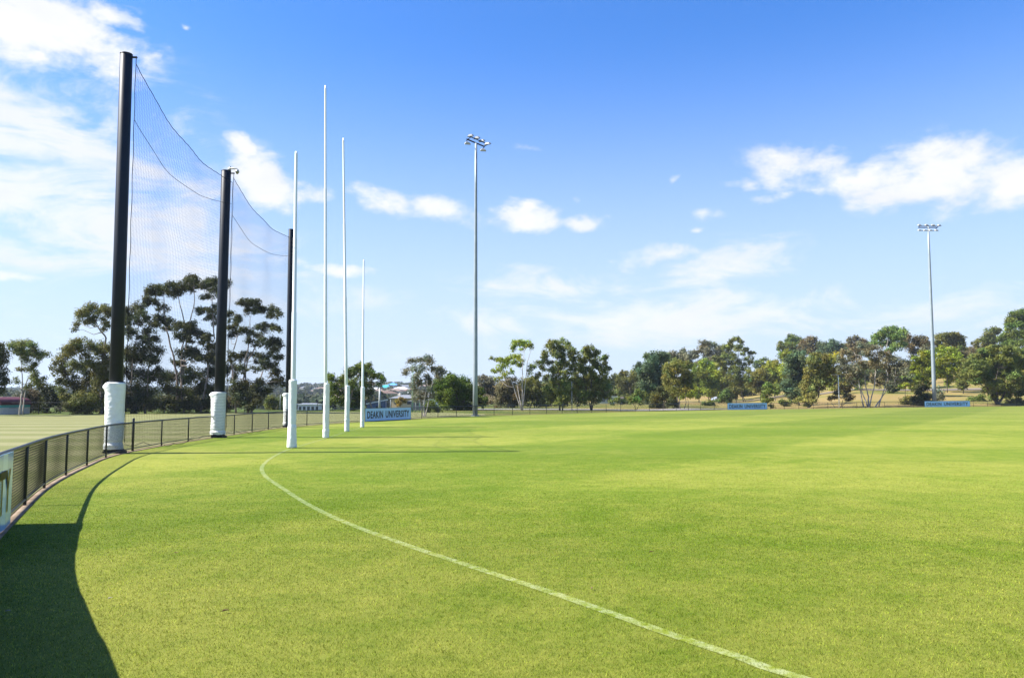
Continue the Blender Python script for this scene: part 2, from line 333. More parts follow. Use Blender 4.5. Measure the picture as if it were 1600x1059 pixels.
def field_mat():
    m = bpy.data.materials.new('practice_turf'); m.use_nodes = True; nt = m.node_tree; N = nt.nodes; L = nt.links
    b = N['Principled BSDF']; b.inputs['Roughness'].default_value = .9; b.inputs['Specular IOR Level'].default_value = .12
    g = N.new('ShaderNodeNewGeometry'); pos = g.outputs['Position']; sp = N.new('ShaderNodeSeparateXYZ'); L.new(pos, sp.inputs[0])
    n = N.new('ShaderNodeTexNoise'); L.new(pos, n.inputs['Vector']); n.inputs['Scale'].default_value = .2; n.inputs['Detail'].default_value = 6
    w = N.new('ShaderNodeMath'); w.operation = 'MULTIPLY_ADD'; L.new(n.outputs['Fac'], w.inputs[0]); w.inputs[1].default_value = 1.6; L.new(sp.outputs[1], w.inputs[2])
    x2 = N.new('ShaderNodeMath'); x2.operation = 'MULTIPLY_ADD'; L.new(sp.outputs[0], x2.inputs[0]); x2.inputs[1].default_value = -.06; L.new(w.outputs[0], x2.inputs[2])
    k = N.new('ShaderNodeMath'); k.operation = 'MULTIPLY'; L.new(x2.outputs[0], k.inputs[0]); k.inputs[1].default_value = math.pi/2.6
    s = N.new('ShaderNodeMath'); s.operation = 'SINE'; L.new(k.outputs[0], s.inputs[0])
    mr = N.new('ShaderNodeMapRange'); mr.interpolation_type = 'SMOOTHSTEP'; L.new(s.outputs[0], mr.inputs[0]); mr.inputs[1].default_value = -.6; mr.inputs[2].default_value = .6
    cm = N.new('ShaderNodeMix'); cm.data_type = 'RGBA'; L.new(mr.outputs[0], cm.inputs[0]); cm.inputs[6].default_value = (.135, .142, .048, 1); cm.inputs[7].default_value = (.185, .18, .08, 1)
    n2 = N.new('ShaderNodeTexNoise'); L.new(pos, n2.inputs['Vector']); n2.inputs['Scale'].default_value = 1.1; n2.inputs['Detail'].default_value = 6; n2.inputs['Roughness'].default_value = .7
    m2 = N.new('ShaderNodeMath'); m2.operation = 'MULTIPLY_ADD'; L.new(n2.outputs['Fac'], m2.inputs[0]); m2.inputs[1].default_value = .5; m2.inputs[2].default_value = .75
    v = N.new('ShaderNodeVectorMath'); v.operation = 'SCALE'; L.new(cm.outputs[2], v.inputs[0]); L.new(m2.outputs[0], v.inputs['Scale'])
    L.new(v.outputs[0], b.inputs['Base Color']); return m

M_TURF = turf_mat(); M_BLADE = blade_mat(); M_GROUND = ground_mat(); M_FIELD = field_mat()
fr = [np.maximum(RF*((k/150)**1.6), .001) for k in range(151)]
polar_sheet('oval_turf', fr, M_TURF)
rat = np.concatenate([np.array([1.0]), 1+np.linspace(0, 1, 40)[1:]**1.5*.8])
fr2 = [RF*q for q in rat]
last = fr2[-1]
for k in range(1, 150): fr2.append(last*((5200/last)**(k/149)))
polar_sheet('ground', fr2, M_GROUND)

def ribbon(name, line, width, m, lift, kind='structure', step=.8, across=3, closed=False, label=None):
    c = catmull(line, closed, step); t = np.gradient(c, axis=0); t /= np.linalg.norm(t, axis=1)[:, None]; nrm = np.stack([t[:, 1], -t[:, 0]], 1)
    ww = width if np.ndim(width) else np.full(len(c), width)
    if np.ndim(width): ww = np.interp(np.linspace(0, 1, len(c)), np.linspace(0, 1, len(width)), width)
    rows = [c+nrm*((q/across-.5)*ww)[:, None] for q in range(across+1)]
    V = np.stack([np.concatenate([r, T(r[:, 0], r[:, 1])[:, None]+lift], 1) for r in rows], 1).reshape(-1, 3); k = across+1
    i = np.arange(len(c)-1)[:, None]; j = np.arange(across)[None]
    Fq = np.stack([i*k+j, (i+1)*k+j, (i+1)*k+j+1, i*k+j+1], -1).reshape(-1, 4)[:, ::-1]
    return tag(npmesh(name, V, Fq, m, smooth=True), kind=kind)

# practice field beyond the fence, left
pf = [RF*1.0+.35]
edge = []
for th in TH:
    pxv = 800+F*math.tan(th) if abs(th) < 1.3 else (-9999 if th < 0 else 9999)
    d = np.interp(pxv, [-1500, -300, 0, 160, 440, 520, 700, 760], [62, 72, 79, 82, 92, 98, 92, 84])
    edge.append(d/max(math.cos(th), .25))
edge = np.array(edge)
sel = np.where((TH > -1.35) & (TH < math.atan(-40/F)))[0]
rings = np.stack([RF[sel]+.4+(np.maximum(edge[sel], RF[sel]+.6)-RF[sel]-.4)*q for q in np.linspace(0, 1, 90)], 0)
X = rings*np.sin(TH[sel])[None]; Y = rings*np.cos(TH[sel])[None]; Z = T(X, Y)+.025
k = len(sel); i = np.arange(89)[:, None]; j = np.arange(k-1)[None]
Fq = np.stack([i*k+j, i*k+j+1, (i+1)*k+j+1, (i+1)*k+j], -1).reshape(-1, 4)
tag(npmesh('practice_field', np.stack([X, Y, Z], -1).reshape(-1, 3), Fq[:, ::-1], M_FIELD, smooth=True), kind='structure')

M_GRAVEL = mat('pale_gravel', (.22, .205, .19), .9, .1, var=.12, vscale=.6)
M_ROAD = mat('park_road', (.15, .125, .10), .9, .1, var=.15, vscale=.4)
M_KERB = mat('concrete_edging', (.13, .09, .055), .9, .1, col2=(.26, .20, .14), vscale=2.2, bump=.3, bscale=40, detail=8)
ribbon('gravel_path', [tuple(GD(p, d)[:2]) for p, d in ((700, 118), (760, 116), (820, 116), (880, 115), (940, 111), (1000, 108), (1050, 112), (1110, 122))], 9, M_GRAVEL, .06)
ribbon('park_road', [tuple(GD(p, d)[:2]) for p, d in ((900, 232), (960, 240), (1040, 246), (1130, 246), (1200, 238), (1280, 220), (1350, 205), (1420, 198), (1500, 192), (1640, 190))], 8, M_ROAD, .15)

# concrete edging under the fence
def fence_pts(off=0., step=.5):
    seg = LP[:]
    t = np.roll(seg, -1, 0)-seg; t /= np.linalg.norm(t, axis=1)[:, None]; n = np.stack([t[:, 1], -t[:, 0]], 1)
    return seg+n*off
i_end = int(np.argmin(np.hypot(LP[:, 0]-100, LP[:, 1]-134)))
def kerb():
    a = fence_pts(.10)[:i_end]; b = fence_pts(-.09)[:i_end]; za = T(a[:, 0], a[:, 1]); n = len(a)
    V = np.concatenate([np.c_[a, za+.012], np.c_[b, za+.012], np.c_[a, za-.05], np.c_[b, za-.05]]); i = np.arange(n-1)
    Fq = np.concatenate([np.stack([i, i+n, i+1+n, i+1], 1), np.stack([i, i+1, i+1+2*n, i+2*n], 1), np.stack([i+n, i+3*n, i+1+3*n, i+1+n], 1)])
    tag(npmesh('kerb', V, Fq[:, ::-1], M_KERB), kind='structure')
kerb()

# painted boundary line
BL = [(-9.1, 44), (-8.55, 34.6), (-8.05, 27.9), (-7.5, 24), (-6.75, 21), (-6.25, 19.2), (-5.5, 17.2), (-4.4, 14.8), (-3.3, 12.5), (-2.2, 10.6), (-1.15, 8.7), (-.35, 7.5), (.35, 6.55), (1.0, 5.5), (1.75, 4.4), (3.0, 3.1), (5, 1.6)]
def pxline(l): return [tuple(G(*p)[:2]) for p in l]
BLP = pxline([(503, 686.5), (481, 693), (451, 702), (428, 713), (413, 724), (409, 734), (417, 746), (436, 759), (480, 787), (540, 816), (640, 853), (740, 886), (860, 925), (960, 960), (1060, 995), (1160, 1028), (1260, 1062)])
BLP = BLP+[(BLP[-1][0]+1.1, BLP[-1][1]-1.0), (BLP[-1][0]+3, BLP[-1][1]-2.4)]
def paint_mat():
    m = bpy.data.materials.new('line_marking'); m.use_nodes = True; nt = m.node_tree; N = nt.nodes; L = nt.links
    b = N['Principled BSDF']; b.inputs['Roughness'].default_value = .9; b.inputs['Specular IOR Level'].default_value = .1
    g = N.new('ShaderNodeNewGeometry'); c, fine, vf = turf_nodes(nt, g.outputs['Position'])
    mr = N.new('ShaderNodeMapRange'); L.new(fine, mr.inputs[0]); mr.inputs[1].default_value = .3; mr.inputs[2].default_value = .7; mr.inputs[3].default_value = -.15; mr.inputs[4].default_value = .5
    mx = N.new('ShaderNodeMix'); mx.data_type = 'RGBA'; L.new(mr.outputs[0], mx.inputs[0]); L.new(c, mx.inputs[6]); mx.inputs[7].default_value = (.32, .35, .28, 1); L.new(mx.outputs[2], b.inputs['Base Color']); return m
M_PAINT = paint_mat()
ribbon('boundary_line', BLP, .10, M_PAINT, .004, step=.2)
GLP = pxline([(503, 686.5), (541, 674.5), (566, 667.5)])
ribbon('goal_line', GLP, .10, M_PAINT, .0045, step=.3)

# grass blades near the camera
def grass():
    rng = np.random.default_rng(5)
    n = 1300000; r = 3.0+(26-3.0)*rng.random(n)**1.15; th = (rng.random(n)-.5)*R(84)
    keep = rng.random(n) < np.clip(1.15-(r-8)/20, .12, 1)
    r = r[keep]; th = th[keep]; x = r*np.sin(th); y = r*np.cos(th)
    # inside the fence
    rf = np.interp(th, TH, RF); ok = r < rf-.18; x, y, r = x[ok], y[ok], r[ok]; n = len(x)
    h = np.clip(1.1-r/20, .35, 1)*(.011+.012*rng.random(n))*(1+.25*rng.standard_normal(n).clip(-1, 2))*np.clip(.75+r/26, .9, 1.3); w = (.0013+.0013*rng.random(n))*np.clip(r/6, .9, 3)
    a = rng.random(n)*2*np.pi; la = rng.random(n)*2*np.pi; lean = h*(.3+.9*rng.random(n)); z = T(x, y)-.002
    dx, dy = np.cos(a)*w, np.sin(a)*w
    A = np.stack([x-dx, y-dy, z], 1); B = np.stack([x+dx, y+dy, z], 1); Cc = np.stack([x+np.cos(la)*lean, y+np.sin(la)*lean, z+h], 1)
    V = np.stack([A, B, Cc], 1).reshape(-1, 3); Fq = np.arange(3*n).reshape(-1, 3)
    br = (.48+1.95*rng.random(n)**1.8)*(1+.15*sst(4.5, 11, r)); st = rng.random(n); tone = np.stack([br*(.96+.3*(st > .86)), br*1.03, br*(1+.6*(st > .86))], 1)  # tone also lightens away from the camera, painted in to offset blade self-shading
    bl = catmull(BLP, False, .1); dmin = np.full(n, 9.)
    for c in range(0, len(bl)):
        d = np.hypot(x-bl[c, 0], y-bl[c, 1]); dmin = np.minimum(dmin, d)
    on = (dmin < .05+.012*rng.standard_normal(n)) & (rng.random(n) < .24)
    tone[on] = np.array([1.8, 1.65, 6.5])*(.75+.5*rng.random(on.sum()))[:, None]
    o = npmesh('grass', V, Fq, M_BLADE, col=np.repeat(tone, 3, 0)); tag(o, kind='stuff', label='short mown grass blades over the near part of the oval', cat='grass')
grass()

# ------------------------------------------------------------------ materials for built things
M_BLACK = mat('black_powdercoat', (.002, .006, .015), .5, .3, var=.2, vscale=3)
M_FBLACK = mat('fence_black', (.009, .012, .019), .4, .5)
M_WIRE = mat('black_wire', (.006, .008, .011), .6, .3)
M_PAD = mat('white_vinyl', (.72, .74, .70), .42, .4, var=.05, vscale=5, bump=.25, bscale=9)
M_WHITE = mat('white_paint', (.74, .77, .75), .35, .5, var=.03, vscale=2)
M_GALV = mat('galvanised_steel', (.24, .28, .30), .5, .4, .2, var=.08, vscale=1.5)
M_LAMP = mat('lamp_housing', (.34, .34, .32), .4, .5, .2)
M_GLASS = mat('lamp_glass', (.16, .13, .05), .12, .6)
M_SIGN = mat('sign_blue', (.32, .57, .88), .2, .5, coat=.3)
M_INK = mat('sign_ink', (.006, .008, .012), .4, .4)
M_NET = mat('net_cord', (.005, .006, .009), .8, .1)

# ------------------------------------------------------------------ boundary fence
seg = np.linalg.norm(np.roll(LP, -1, 0)-LP, axis=1); cum = np.concatenate([[0], np.cumsum(seg)])[:-1]
i0 = int(np.argmin(np.hypot(LP[:, 0]+8.0, LP[:, 1]-12.6))); s0 = cum[i0]
s_end = cum[i_end]
stations = np.arange(s0-3.0*5, s_end, 3.0); stations = stations[stations >= 0]
def at_s(s): return np.array([np.interp(s, cum, LP[:, 0]), np.interp(s, cum, LP[:, 1])])
fence = thing('boundary_fence', 'long low black chain-link fence with round rails curving round the oval', 'fence', (float(LP[i0][0]), float(LP[i0][1]), 0))
posts = [at_s(s) for s in stations]; pz = [Tz(*p) for p in posts]
def post_mesh(h, r):
    mb = MB(); mb.tube([(0, 0, -.05), (0, 0, h-.02), (0, 0, h)], [r, r, r*.7], 12); me = bpy.data.meshes.new('post'); me.from_pydata(mb.v, [], mb.f); me.materials.append(M_FBLACK)
    me.polygons.foreach_set('use_smooth', [True]*len(me.polygons)); return me
me_post = post_mesh(.985, .026); me_tall = post_mesh(1.14, .04)
def put(name, me, parent, loc, rz=0, sx=1):
    o = bpy.data.objects.new(name, me); C.objects.link(o); o.parent = parent; o.matrix_parent_inverse = parent.matrix_basis.inverted()
    o.location = loc; o.rotation_euler = (0, 0, rz); o.scale = (sx, 1, 1); return o
NETP = [GD(178, 25.7), GD(341, 35.8), GD(449.5, 48.0)]
for p, z in zip(posts, pz):
    tall = any(math.hypot(p[0]-q.x, p[1]-q.y) < 1.3 for q in NETP)
    put('post', me_tall if tall else me_post, fence, (p[0], p[1], z))
def rail(name, h, r, n):
    a = int(np.searchsorted(cum, stations[0])); b = int(np.searchsorted(cum, stations[-1])); pts = LP[a:b:3]; z = T(pts[:, 0], pts[:, 1])
    mb = MB(); mb.tube([(p[0], p[1], q+h) for p, q in zip(pts, z)], r, n); mb.build(name, M_FBLACK, fence, True)
rail('top_rail', .985, .028, 10); rail('bottom_rail', .10, .017, 8)
def chain_mesh(L=3.0, h0=.10, h1=.965, pitch=.085, wr=.0030, seed=0, sides=3):
    """woven diamond wire: each wire zigzags, here as crossing diagonals with a weave offset"""
    mb = MB(); H = h1-h0; x = -H
    k = 0
    while x < L:
        for sgn in (1, -1):
            if sgn == 1: a, b = (x, h0), (x+H, h1)
            else: a, b = (x, h1), (x+H, h0)
            # clip to 0..L
            (xa, za), (xb, zb) = a, b
            if xb <= 0 or xa >= L: continue
            if xa < 0: za += (zb-za)*(0-xa)/(xb-xa); xa = 0
            if xb > L: zb = za+(zb-za)*(L-xa)/(xb-xa); xb = L
            m = 4; off = .0022*sgn
            pts = []
            for q in range(m+1):
                t = q/m; xx = xa+(xb-xa)*t; pts.append((xx, off+.012*math.sin(xx*2.1+seed)*math.sin((za+(zb-za)*t)*3), za+(zb-za)*t))
            mb.tube(pts, wr, sides, cap=False)
        x += pitch; k += 1
    me = bpy.data.meshes.new('chain_mesh'); me.from_pydata(mb.v, [], mb.f); me.materials.append(M_WIRE); return me
ch = [chain_mesh(seed=s) for s in (0, 1.7, 3.1)]
for i in range(len(posts)-1):
    a, b = posts[i], posts[i+1]; d = b-a; Ld = float(np.hypot(*d)); rz = math.atan2(d[1], d[0])
    o = put('chain_mesh', ch[i % 3], fence, (a[0], a[1], pz[i]), 0, Ld/3.0); o.rotation_euler = (0, -math.atan2(pz[i+1]-pz[i], Ld), rz)

# ------------------------------------------------------------------ signs on the fence
def text_mesh(s, size_x, size_z, bold=.012):
    cu = bpy.data.curves.new('t', 'FONT'); cu.body = s; cu.size = 1; cu.offset = bold; cu.space_character = 1.08; cu.space_word = 1.25; cu.extrude = .008; cu.resolution_u = 4
    o = bpy.data.objects.new('t', cu); C.objects.link(o); dg = bpy.context.evaluated_depsgraph_get(); me = bpy.data.meshes.new_from_object(o.evaluated_get(dg)); bpy.data.objects.remove(o)
    n = len(me.vertices); co = np.zeros(n*3, np.float32); me.vertices.foreach_get('co', co); co = co.reshape(-1, 3); mn_, mx_ = co.min(0), co.max(0)
    out = np.zeros_like(co); out[:, 0] = ((co[:, 0]-mn_[0])/(mx_[0]-mn_[0])-.5)*size_x; out[:, 2] = ((co[:, 1]-mn_[1])/(mx_[1]-mn_[1])-.5)*size_z; out[:, 1] = -co[:, 2]
    me.vertices.foreach_set('co', out.ravel()); me.update(); me.materials.clear(); me.materials.append(M_INK); return me
def sign(A, B, h0, h1, label, off=.06, curved=None, tx=.92):
    """panel on the field side between fence points A and B; text reads from the field"""
    A, B = np.array(A), np.array(B); mid = (A+B)/2; d = B-A; L = float(np.hypot(*d)); rz = math.atan2(d[1], d[0])
    # field side normal = right of travel from left to right as seen from the field -> -local y
    nrm = np.array([d[1], -d[0]])/L; c = mid+nrm*off; z = Tz(*mid)
    root = thing('advertising_sign', label, 'sign', (c[0], c[1], z), rz, 'blue university name signs hung on the boundary fence')
    H = h1-h0
    if curved is None:
        xs = np.linspace(-L/2, L/2, 9); bow = np.zeros(9)
    else:
        xs = np.linspace(-L/2, L/2, 25); bow = np.array([curved(c, rz, nrm, x, off) for x in xs])
    fb = lambda x: float(np.interp(x, xs, bow))
    mb = MB(); vs = []; n = len(xs)
    for x, y in zip(xs, bow):
        zz = Tz(c[0]+x*math.cos(rz), c[1]+x*math.sin(rz))-z
        vs += [(x, y-.004, zz+h0), (x, y-.004, zz+h1), (x, y+.004, zz+h1), (x, y+.004, zz+h0)]
    fs = [(4*i+k, 4*i+(k+1) % 4, 4*i+4+(k+1) % 4, 4*i+4+k) for i in range(n-1) for k in range(4)]; fs += [(3, 2, 1, 0), tuple(4*(n-1)+k for k in range(4))]
    mb.add(vs, fs); p = mb.build('panel', M_SIGN); p.parent = root
    for word, wx, ww in (('DEAKIN', -L*tx*.5+L*tx*.355/2, L*tx*.355), ('UNIVERSITY', L*tx*.5-L*tx*.585/2, L*tx*.585)):
     me = text_mesh(word, ww, H*.58, .024); co = np.zeros(len(me.vertices)*3, np.float32); me.vertices.foreach_get('co', co); co = co.reshape(-1, 3)
     co[:, 0] += wx
     co[:, 1] = np.array([fb(x) for x in co[:, 0]])-.005-np.abs(co[:, 1]); co[:, 2] += (h0+h1)/2
     co[:, 2] += np.array([Tz(c[0]+x*math.cos(rz), c[1]+x*math.sin(rz)) for x in co[:, 0]])-z
     me.vertices.foreach_set('co', co.ravel()); me.update(); t = link('lettering', me, M_INK); t.parent = root
    fm = MB(); e = .012
    if curved is None:
        for x in (-L/2-e, L/2+e): fm.box((x, 0, (h0+h1)/2), (.02, .03, H+.03))
        fm.box((0, 0, h1+.008), (L, .026, .016)); fm.box((0, 0, h0-.008), (L, .026, .016))
        f = fm.build('frame', M_FBLACK); f.parent = root
    return root
def fpt(px, D=None, s=None):
    """fence point in column px"""
    th = math.atan((px-800)/F); r = float(np.interp(th, TH, RF)); return (r*math.sin(th), r*math.cos(th))
sign(fpt(570.5), fpt(641.5), .03, .99, 'large blue university sign on the fence just right of the white goal posts')
sign(fpt(1135), fpt(1196.5), .04, .98, 'blue university sign on the far fence, in front of the tall tiered gum')
sign(fpt(1442), fpt(1512.5), .02, .98, 'blue university sign on the far fence at the foot of the right floodlight tower')
def bowf(c, rz, nrm, x, off):
    # follow the fence line: find the fence point at this chord position
    q = c-nrm*off+np.array([math.cos(rz), math.sin(rz)])*x
    k = np.argmin(np.hypot(LP[:, 0]-q[0], LP[:, 1]-q[1])); d = LP[k]-q
    return float(d @ np.array([-math.sin(rz), math.cos(rz)]))
nearA, nearB = at_s(cum[int(np.argmin(np.hypot(LP[:, 0]+2.8, LP[:, 1]-3.7)))]), fpt(20.5)
sign(nearA, nearB, .02, .985, 'glossy blue university sign on the near fence cut off by the left edge', curved=bowf, off=.05)

# ------------------------------------------------------------------ padded net poles and goal posts
def pad(name, parent, h, r, seed, slump=.3, bulge=.0, base=None, z0=0.0, off=(0, 0)):
    n, k = 56, 110; V = []; rnd = random.Random(seed)
    creases = [(rnd.random(), rnd.uniform(-.35, .35), rnd.uniform(.006, .016), rnd.uniform(.008, .02), rnd.random()*6.28) for _ in range(34)]
    for i in range(k+1):
        t = i/k; z = t*h
        for j in range(n):
            a = 2*math.pi*j/n
            rr = r*(1+.03*math.sin(z*2.2+seed))
            if base: rr *= 1+(base-1)*max(0, 1-t/slump)**.6
            rr += r*.13*math.exp(-((t-slump)/.022)**2)*(.55+.45*math.cos(a*2+seed))
            rr -= r*.06*math.exp(-((t-slump-.045)/.016)**2)
            for (ct, sl_, am, wd, ph) in creases:
                u = t-ct-sl_*.06*math.sin(a+ph); rr += am*r*6*.22*math.exp(-(u/wd)**2)*max(0, math.cos(a-ph))
            rr += r*.07*(mn.noise(Vector((math.cos(a)*1.4+seed, math.sin(a)*1.4, z*2.2)))) + r*.035*mn.noise(Vector((math.cos(a)*3+seed, math.sin(a)*3, z*11)))
            if bulge: rr += bulge*math.exp(-((t-.93)/.04)**2)*max(0, math.cos(a-math.pi))**2
            e = min(1, (1-t)*h/.03, t*h/.02+.6); rr *= .82+.18*max(0, e)**.5
            V.append((off[0]+rr*math.cos(a), off[1]+rr*math.sin(a), z0+z))
    Fq = [(i*n+j, i*n+(j+1) % n, (i+1)*n+(j+1) % n, (i+1)*n+j) for i in range(k) for j in range(n)]
    Fq.append(tuple(k*n+j for j in range(n)))
    me = bpy.data.meshes.new(name); me.from_pydata(V, [], Fq); me.update(); me.polygons.foreach_set('use_smooth', [True]*len(me.polygons))
    o = bpy.data.objects.new(name, me); C.objects.link(o); me.materials.append(M_PAD); o.parent = parent; return o
def lp(mb, name, m, parent, smooth=True):
    o = mb.build(name, m, None, smooth); o.parent = parent; return o
TOPS = [(197.5, 86), (353.5, 268), (455, 359)]; POLER = [.205, .225, .165]; PADH = [2.33, 2.08, 2.1]
plab = ['tall black net pole nearest the camera with white padding, left end of the net', 'tall black net pole in the middle, carrying a white security camera', 'tall black net pole farthest away, just left of the white goal posts']
net_pts = []
for i, (b, tp) in enumerate(zip(NETP, TOPS)):
    b = Vector((b.x, b.y, Tz(b.x, b.y))); top = P(tp[0], tp[1], b.y); h = top.z-b.z; dx = top.x-b.x
    root = thing('net_pole', plab[i], 'pole', b, 0, 'black padded poles holding the safety net'); r = POLER[i]
    mb = MB(); mb.tube([(0, 0, 0), (dx*.5, 0, h*.5), (dx, 0, h-.02), (dx, 0, h)], [r*1.04, r, r*.97, r*.9], 28); lp(mb, 'shaft', M_BLACK, root)
    mb = MB(); mb.tube([(dx, 0, h+.002), (dx, 0, h+.03)], r*1.0, 20); lp(mb, 'cap', M_BLACK, root)
    mb = MB(); mb.box((dx+r+.07, 0, h-.09), (.2, .06, .05)); mb.tube([(dx+r+.14, 0, h-.12), (dx+r+.14, 0, h-.3)], .012, 6); lp(mb, 'net_bracket', M_BLACK, root, False)
    mb = MB(); mb.box((.05, -.05, .045), (.56, .5, .09)); mb.box((0, 0, .1), (.46, .46, .08)); lp(mb, 'foot', M_BLACK, root, False)
    pad('padding', root, PADH[i]-.12, r+.095, 3+i*7, slump=.06, bulge=.09, base=1.05, z0=.14, off=(-.03, 0))
    net_pts.append((b, dx, h, r))

# nets
def net(i, lab, sag, sag2, gap_top):
    (b0, dx0, h0, r0), (b1, dx1, h1, r1) = net_pts[i], net_pts[i+1]
    A = Vector((b0.x+r0+.12, b0.y+.02, b0.z)); B = Vector((b1.x+.0+r1+.10, b1.y-.02, b1.z))
    root = thing('safety_net', lab, 'net', A, 0, 'sagging black safety nets behind the goals')
    Lh = (B-A).length; nrm = Vector((-(B-A).y, (B-A).x, 0)).normalized()
    def pos(u, v):
        zt = (h0-.3)*(1-u)+(h1-gap_top)*u - sag*4*u*(1-u)*(1+.25*(1-2*u)); zb = .35-.25*4*u*(1-u)*.6+.07*math.sin(u*11+i)
        z = zb+(zt-zb)*v; x = A.x+dx0*(z/h0)*(1-u)+(B.x-A.x)*u+dx1*(z/h1)*u; y = A.y+(B.y-A.y)*u
        w = (.28*math.sin(math.pi*u)*math.sin(math.pi*v)+.05*math.sin(u*17+v*3+i)*math.sin(math.pi*u)+.03*math.sin(v*29+u*5)*math.sin(math.pi*u))
        y2 = .05*mn.noise(Vector((u*6, v*6, i)))*math.sin(math.pi*u)
        return Vector((x-A.x+nrm.x*w, y-A.y+nrm.y*w+y2, z))
    cell = .13; nu = int(Lh/cell); nv = int(11.5/cell); mb = MB(); cr = .0030
    V = []; Fq = []
    def strand(pts):
        o = len(V); n = len(pts)
        for p in pts:
            V.extend([(p.x+cr, p.y, p.z-cr*.5), (p.x-cr*.5, p.y+cr*.87, p.z-cr*.3), (p.x-cr*.5, p.y-cr*.87, p.z+cr*.8)])
        for q in range(n-1):
            for w in range(3): Fq.append((o+q*3+w, o+q*3+(w+1) % 3, o+q*3+3+(w+1) % 3, o+q*3+3+w))
    for a in range(nu+1): strand([pos(a/nu, q/36) for q in range(37)])
    for a in range(nv+1): strand([pos(q/30, a/nv) for q in range(31)])
    o = npmesh('net_mesh', np.array([tuple(v) for v in V]), np.array(Fq), M_NET); o.parent = root
    mb = MB(); mb.tube([pos(q/60, 1)+Vector((0, 0, .012*math.sin(q*1.9))) for q in range(61)], .013, 6); lp(mb, 'top_rope', M_NET, root)
    def mid(u):
        s = pos(u, 1); k = (1.75*(1-u)+1.0*u)+sag2*4*u*(1-u); v = 1-k/11.5; return pos(u, v)
    mb = MB(); mb.tube([mid(q/60) for q in range(61)], .009, 5); lp(mb, 'lower_rope', M_NET, root)
    mb = MB(); mb.tube([pos(0, q/40)+Vector((.01*math.sin(q*1.3), 0, 0)) for q in range(41)], .012, 5); lp(mb, 'side_rope', M_NET, root)
    mb = MB(); mb.tube([pos(1, q/40) for q in range(41)], .009, 5); lp(mb, 'side_rope', M_NET, root)
    mb = MB(); mb.tube([pos(q/40, 0)+Vector((0, 0, -.05-.1*abs(math.sin(q*.55+i)))) for q in range(41)], .009, 5); lp(mb, 'bottom_rope', M_NET, root)
net(0, 'nearer sagging net panel stretched between the first and middle black poles', .75, .15, .55)
net(1, 'farther sagging net panel stretched between the middle and last black poles', .70, .15, .6)

# security camera on the middle pole
b, dx, h, r = net_pts[1]
sc_ = thing('security_camera', 'white dome security camera on an arm at the top of the middle net pole', 'camera', (b.x+dx, b.y, b.z+h+.03))
mb = MB(); mb.tube([(.15, 0, 0), (.15, 0, .13), (.17, 0, .17), (.23, 0, .18)], [.075, .075, .06, .03], 14); lp(mb, 'mount', M_LAMP, sc_)
mb = MB(); mb.tube([(.18, 0, .12), (.35, -.04, .10), (.50, -.08, .07), (.56, -.09, .03)], [.05, .045, .04, .04], 12); lp(mb, 'arm', M_LAMP, sc_)
mb = MB(); mb.tube([(.56, -.09, .05), (.56, -.09, -.02), (.56, -.09, -.07), (.56, -.09, -.10)], [.04, .08, .095, .09], 18); lp(mb, 'housing', M_LAMP, sc_)
mb = MB(); mb.tube([(.56, -.09, -.10), (.56, -.09, -.14), (.56, -.09, -.17), (.56, -.09, -.19)], [.07, .065, .045, .01], 16); lp(mb, 'dome', M_GLASS, sc_)

# goal posts
GP = [(457, 699.5, 463, 237, .088, .145, 2.5), (509, 684, 508.5, 134, .075, .135, 2.5), (542, 674, 536.5, 216, .083, .13, 2.5), (566, 667.5, 568.5, 406, .07, .12, 2.5)]
glab = ['shorter white behind post nearest the camera, with a baggy wrinkled pad', 'tallest white goal post, second from the left, with a padded base', 'tall white goal post, third from the left, with a creased pad', 'short white behind post farthest away, beside the blue sign']
for i, (bx, by, tx, ty, r, pr, ph) in enumerate(GP):
    b = G(bx, by); top = P(tx, ty, b.y); h = top.z-b.z; dx = top.x-b.x
    root = thing('goal_post', glab[i], 'goal post', b, 0, 'white padded goal and behind posts')
    mb = MB(); q = [(dx*t, 0, h*t) for t in (0, .25, .45, .452, .7, .702, .99, 1)]; rr = [r, r, r*.97, r*.86, r*.82, r*.7, r*.62, r*.5]; mb.tube(q, rr, 20); lp(mb, 'shaft', M_WHITE, root)
    pad('padding', root, ph-.02, pr, 20+i*5, slump=(.30, .12, .24, .15)[i], base=(1.22, 1.1, 1.05, 1.1)[i], z0=.02, off=((-.03 if i == 0 else 0), 0))

